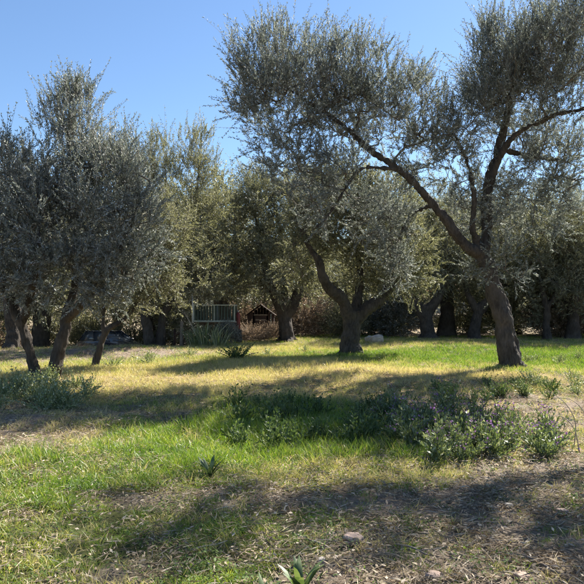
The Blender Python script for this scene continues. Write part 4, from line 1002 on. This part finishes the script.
# ------------------------------------------------------------------ grass and litter (uncountable)
clump_col = bpy.data.collections.new('clumps')         # the clumps themselves are only instanced
def clump(i, kind):
    r = np.random.default_rng(500 + i)
    n, h, w, sp, lean = {'short': (16, .085, .0055, .075, .75), 'tall': (15, .20, .0065, .075, .45), 'far': (14, .17, .013, .14, .5), 'dry': (15, .12, .0045, .09, .9)}[kind]
    a = r.uniform(0, 6.283, n); q = r.random(n) ** .5; b_ = r.uniform(0, 6.283, n)
    S = np.stack([np.cos(a) * q * sp, np.sin(a) * q * sp, np.zeros(n) - .012], 1)
    D = norm(np.stack([np.cos(b_) * lean, np.sin(b_) * lean, np.ones(n)], 1) * np.concatenate([r.random((n, 2)), np.ones((n, 1))], 1))
    V, Q, idx = blade_strip(S, D, h * r.uniform(.45, 1.15, n), w * r.uniform(.7, 1.3, n), r.uniform(.05, .6, n), i, seg=3 if kind != 'far' else 2)
    me = npmesh('clump', V, Q, {'rnd': ('FACE', 'FLOAT', r.random(n)[idx])}); me.materials.append(M['grass'])
    return me
def litter(i):
    r = np.random.default_rng(700 + i); n = 26
    c = np.concatenate([r.normal(size=(n, 2)) * .10, r.uniform(.002, .028, (n, 1))], 1)
    a = r.uniform(0, 6.283, n); thin = r.random(n) < .6
    L = np.where(thin, r.uniform(.03, .16, n), r.uniform(.025, .055, n)); w = np.where(thin, .0028, r.uniform(.005, .012, n))
    u = norm(np.stack([np.cos(a), np.sin(a), r.normal(size=n) * .22], 1)); s = norm(np.cross(u, [0, 0, 1.0]) + r.normal(size=(n, 3)) * .35)
    V = np.stack([c - u * L[:, None] / 2, c + s * w[:, None], c + u * L[:, None] / 2, c - s * w[:, None]], 1)
    V[:, 1, 2] += .003
    me = npmesh('litter', V.reshape(-1, 3), np.arange(4 * n).reshape(-1, 4), {'rnd': ('FACE', 'FLOAT', r.beta(1.6, 1.6, n))}); me.materials.append(M['litter']); return me
def clump_set(name, meshes):
    col = bpy.data.collections.new(name)
    for k, me in enumerate(meshes):
        o = bpy.data.objects.new('%s_%02d' % (name, k), me); col.objects.link(o)
    return col
M['low'] = leaf_mat('low_weed_leaf', [(0.0, (0.05, 0.095, 0.022)), (0.5, (0.11, 0.18, 0.04)), (1.0, (0.19, 0.25, 0.08))], trans=0.35, rough=0.6, spec=0.1)
def low_weed(i):
    r = np.random.default_rng(800 + i); n = 34
    a = r.uniform(0, 6.283, n); q = r.random(n) ** .6; c = np.stack([np.cos(a) * q * .085, np.sin(a) * q * .085, r.uniform(.004, .05, n)], 1)
    u = norm(np.stack([np.cos(a), np.sin(a), r.normal(size=n) * .5], 1) + r.normal(size=(n, 3)) * .4); s = norm(np.cross(u, [0, 0, 1.0]) + r.normal(size=(n, 3)) * .3)
    L = r.uniform(.010, .024, n)[:, None]; w = L * r.uniform(.2, .34, n)[:, None]
    V = np.stack([c - u * L / 2, c + s * w, c + u * L / 2, c - s * w], 1)
    me = npmesh('low_weed', V.reshape(-1, 3), np.arange(4 * n).reshape(-1, 4), {'rnd': ('FACE', 'FLOAT', r.beta(1.6, 1.6, n))}); me.materials.append(M['low']); return me
sets = {'low': clump_set('low', [low_weed(i) for i in range(6)]), 'short': clump_set('short', [clump(i, 'short') for i in range(6)]), 'tall': clump_set('tall', [clump(10 + i, 'tall') for i in range(6)]),
        'far': clump_set('far', [clump(20 + i, 'far') for i in range(5)]), 'dry': clump_set('dry', [clump(30 + i, 'dry') for i in range(6)]), 'litter': clump_set('litter', [litter(i) for i in range(8)])}

def instancer(name, col, pts, rot, scl, tint, label, cat):
    n = len(pts); me = bpy.data.meshes.new(name); me.vertices.add(n); me.vertices.foreach_set('co', pts.astype(np.float32).ravel())
    for k, typ, arr, key in (('rot', 'FLOAT_VECTOR', rot, 'vector'), ('scl', 'FLOAT_VECTOR', scl, 'vector'), ('tint', 'FLOAT', tint, 'value'), ('pick', 'INT', rng.integers(0, 1000, n), 'value')):
        a = me.attributes.new(k, typ, 'POINT'); a.data.foreach_set(key, np.asarray(arr, np.int32 if typ == 'INT' else np.float32).ravel())
    o = bpy.data.objects.new(name, me); COL.objects.link(o)
    ng = bpy.data.node_groups.new(name, 'GeometryNodeTree')
    ng.interface.new_socket('Geometry', in_out='INPUT', socket_type='NodeSocketGeometry'); ng.interface.new_socket('Geometry', in_out='OUTPUT', socket_type='NodeSocketGeometry')
    N = ng.nodes; Lk = ng.links
    gi = N.new('NodeGroupInput'); go = N.new('NodeGroupOutput'); ci = N.new('GeometryNodeCollectionInfo'); ci.inputs['Collection'].default_value = col
    ci.inputs['Separate Children'].default_value = True; ci.inputs['Reset Children'].default_value = True
    ip = N.new('GeometryNodeInstanceOnPoints'); ip.inputs['Pick Instance'].default_value = True
    def na(nm, typ):
        q = N.new('GeometryNodeInputNamedAttribute'); q.data_type = typ; q.inputs['Name'].default_value = nm; return q.outputs['Attribute']
    Lk.new(gi.outputs[0], ip.inputs['Points']); Lk.new(ci.outputs[0], ip.inputs['Instance']); Lk.new(na('pick', 'INT'), ip.inputs['Instance Index'])
    Lk.new(na('rot', 'FLOAT_VECTOR'), ip.inputs['Rotation']); Lk.new(na('scl', 'FLOAT_VECTOR'), ip.inputs['Scale']); Lk.new(ip.outputs[0], go.inputs[0])
    md = o.modifiers.new('scatter', 'NODES'); md.node_group = ng
    return props(o, label, cat, kind='stuff')

def field(rho, y0, y1, margin=1.0):
    """random ground points, rho(d) per square metre"""
    X = []; Y = []
    for a in np.arange(y0, y1, .5):
        hw_ = .49 * (a + .5) * 1.08 + margin; n = rng.poisson(rho(a + .25) * hw_ * 2 * .5)
        X.append(rng.uniform(-hw_, hw_, n)); Y.append(rng.uniform(a, a + .5, n))
    return np.concatenate(X), np.concatenate(Y)
def patchy(x, y, f=1.6):
    return .5 + .28 * np.sin(f * 1.9 * x + 1.1 * np.sin(f * 1.3 * y)) * np.cos(f * 1.7 * y + np.sin(f * 2.3 * x)) + .22 * np.sin(f * 4.7 * x + 2 * np.cos(f * 3.9 * y)) * np.sin(f * 4.3 * y)
def clumpy(x, y, f, s):
    n = np.array([noise.noise((a * f, b * f, s)) + .6 * noise.noise((a * f * 2.7, b * f * 2.7, s + 5)) + .35 * noise.noise((a * f * 6.5, b * f * 6.5, s + 9)) for a, b in zip(x, y)])
    return sstep(-.28, .30, n)
def emit(name, kind, x, y, keep, tint, size, label, cat, tilt=.12):
    x, y, tint, size = x[keep], y[keep], tint[keep], size[keep]; n = len(x)
    z = gz(x, y) - .005 + .012 * (np.hypot(x, y) < 7)
    if kind == 'litter': z = z + .012
    pts = np.stack([x, y, z], 1); rot = np.stack([rng.normal(size=n) * tilt, rng.normal(size=n) * tilt, rng.uniform(0, 6.283, n)], 1)
    hz = size * rng.uniform(.75, 1.25, n); sc = np.stack([size, size, hz], 1)
    instancer(name, sets[kind], pts, rot, sc, np.clip(tint, 0, 1), label, cat); return n

tot = 0
# short living grass
x, y = field(lambda d: 360 if d < 7 else 190 if d < 12 else 95, 2.0, 20)
g, dr_, tl = zone(x, y); pt = patchy(x, y); u = rng.random(len(x))
tot += emit('short_grass', 'short', x, y, u < (g * 1.45 * (.12 + 1.0 * clumpy(x, y, 1.5, 1)) * (1 - .75 * dr_) + .012), .06 + .30 * rng.random(len(x)) + .30 * dr_ + .24 * (clumpy(x, y, .9, 40) - .4), (.48 + .75 * tl + .025 * y) * (.7 + .6 * clumpy(x, y, 2.2, 20)), 'short green grass spread over the grove floor', 'grass')
# taller grass
x, y = field(lambda d: 230 if d < 8 else 140, 3.0, 16)
g, dr_, tl = zone(x, y); pt = patchy(x + 3, y, 1.1); u = rng.random(len(x))
tot += emit('tall_grass', 'tall', x, y, u < np.clip(tl * g - .18, 0, 1) * (.1 + 1.35 * clumpy(x, y, 1.3, 12)), .08 + .30 * rng.random(len(x)) + .12 * pt, .65 + .5 * tl * pt, 'taller green grass in the shadow and the sunlit strip before it', 'grass')
# dry straw grass
x, y = field(lambda d: 240 if d < 7 else 170 if d < 12 else 110, 2.0, 30)
g, dr_, tl = zone(x, y); pt = patchy(x - 2, y + 1, .9); u = rng.random(len(x))
tot += emit('dry_grass', 'dry', x, y, u < (dr_ * 1.25 * (.2 + .95 * clumpy(x, y, 1.1, 30)) + .02), .70 + .30 * rng.random(len(x)) - .18 * g, np.where(y < 7, .62, .8) + .5 * tl + .015 * y, 'dry straw-coloured grass covering the sunlit middle ground', 'grass')
# grass farther off
x, y = field(lambda d: 60, 14, 34)
g, dr_, tl = zone(x, y); pt = patchy(x + 1, y - 2, .7); u = rng.random(len(x))
tot += emit('distant_grass', 'far', x, y, u < ((g + .5 * dr_) * (pt * .7 + .5)), .12 + .2 * rng.random(len(x)) + .75 * np.clip(dr_ - .45 * g, 0, 1), .75 + .5 * tl, 'bright green grass on the rise behind the leaning olive', 'grass')
# dead leaves, straw and twigs lying about
x, y = field(lambda d: 150 if d < 7 else 60 if d < 13 else 16, 2.0, 26)
g, dr_, tl = zone(x, y); u = rng.random(len(x)); pt = patchy(x, y + 5, 2.2)
tot += emit('leaf_litter', 'litter', x, y, u < (1.05 - .75 * g - .25 * dr_) * (.24 + .6 * clumpy(x, y, 1.8, 60)), np.zeros(len(x)), .9 + .02 * y, 'dead leaves, straw and bits of twig lying on the soil', 'litter', tilt=.06)
# tiny broad-leaved weeds between the blades
x, y = field(lambda d: 170 if d < 7 else 60, 2.0, 12)
g, dr_, tl = zone(x, y); u = rng.random(len(x))
tot += emit('low_weeds', 'low', x, y, u < (.10 + .9 * g) * (.05 + .95 * clumpy(x, y, 2.4, 80)) * (1 - .6 * dr_), np.zeros(len(x)), .8 + .5 * rng.random(len(x)), 'tiny broad-leaved weeds creeping between the grass blades', 'weeds', tilt=.1)
print('clumps', tot, 'tris', sum(len(m.polygons) * 2 for m in bpy.data.meshes))
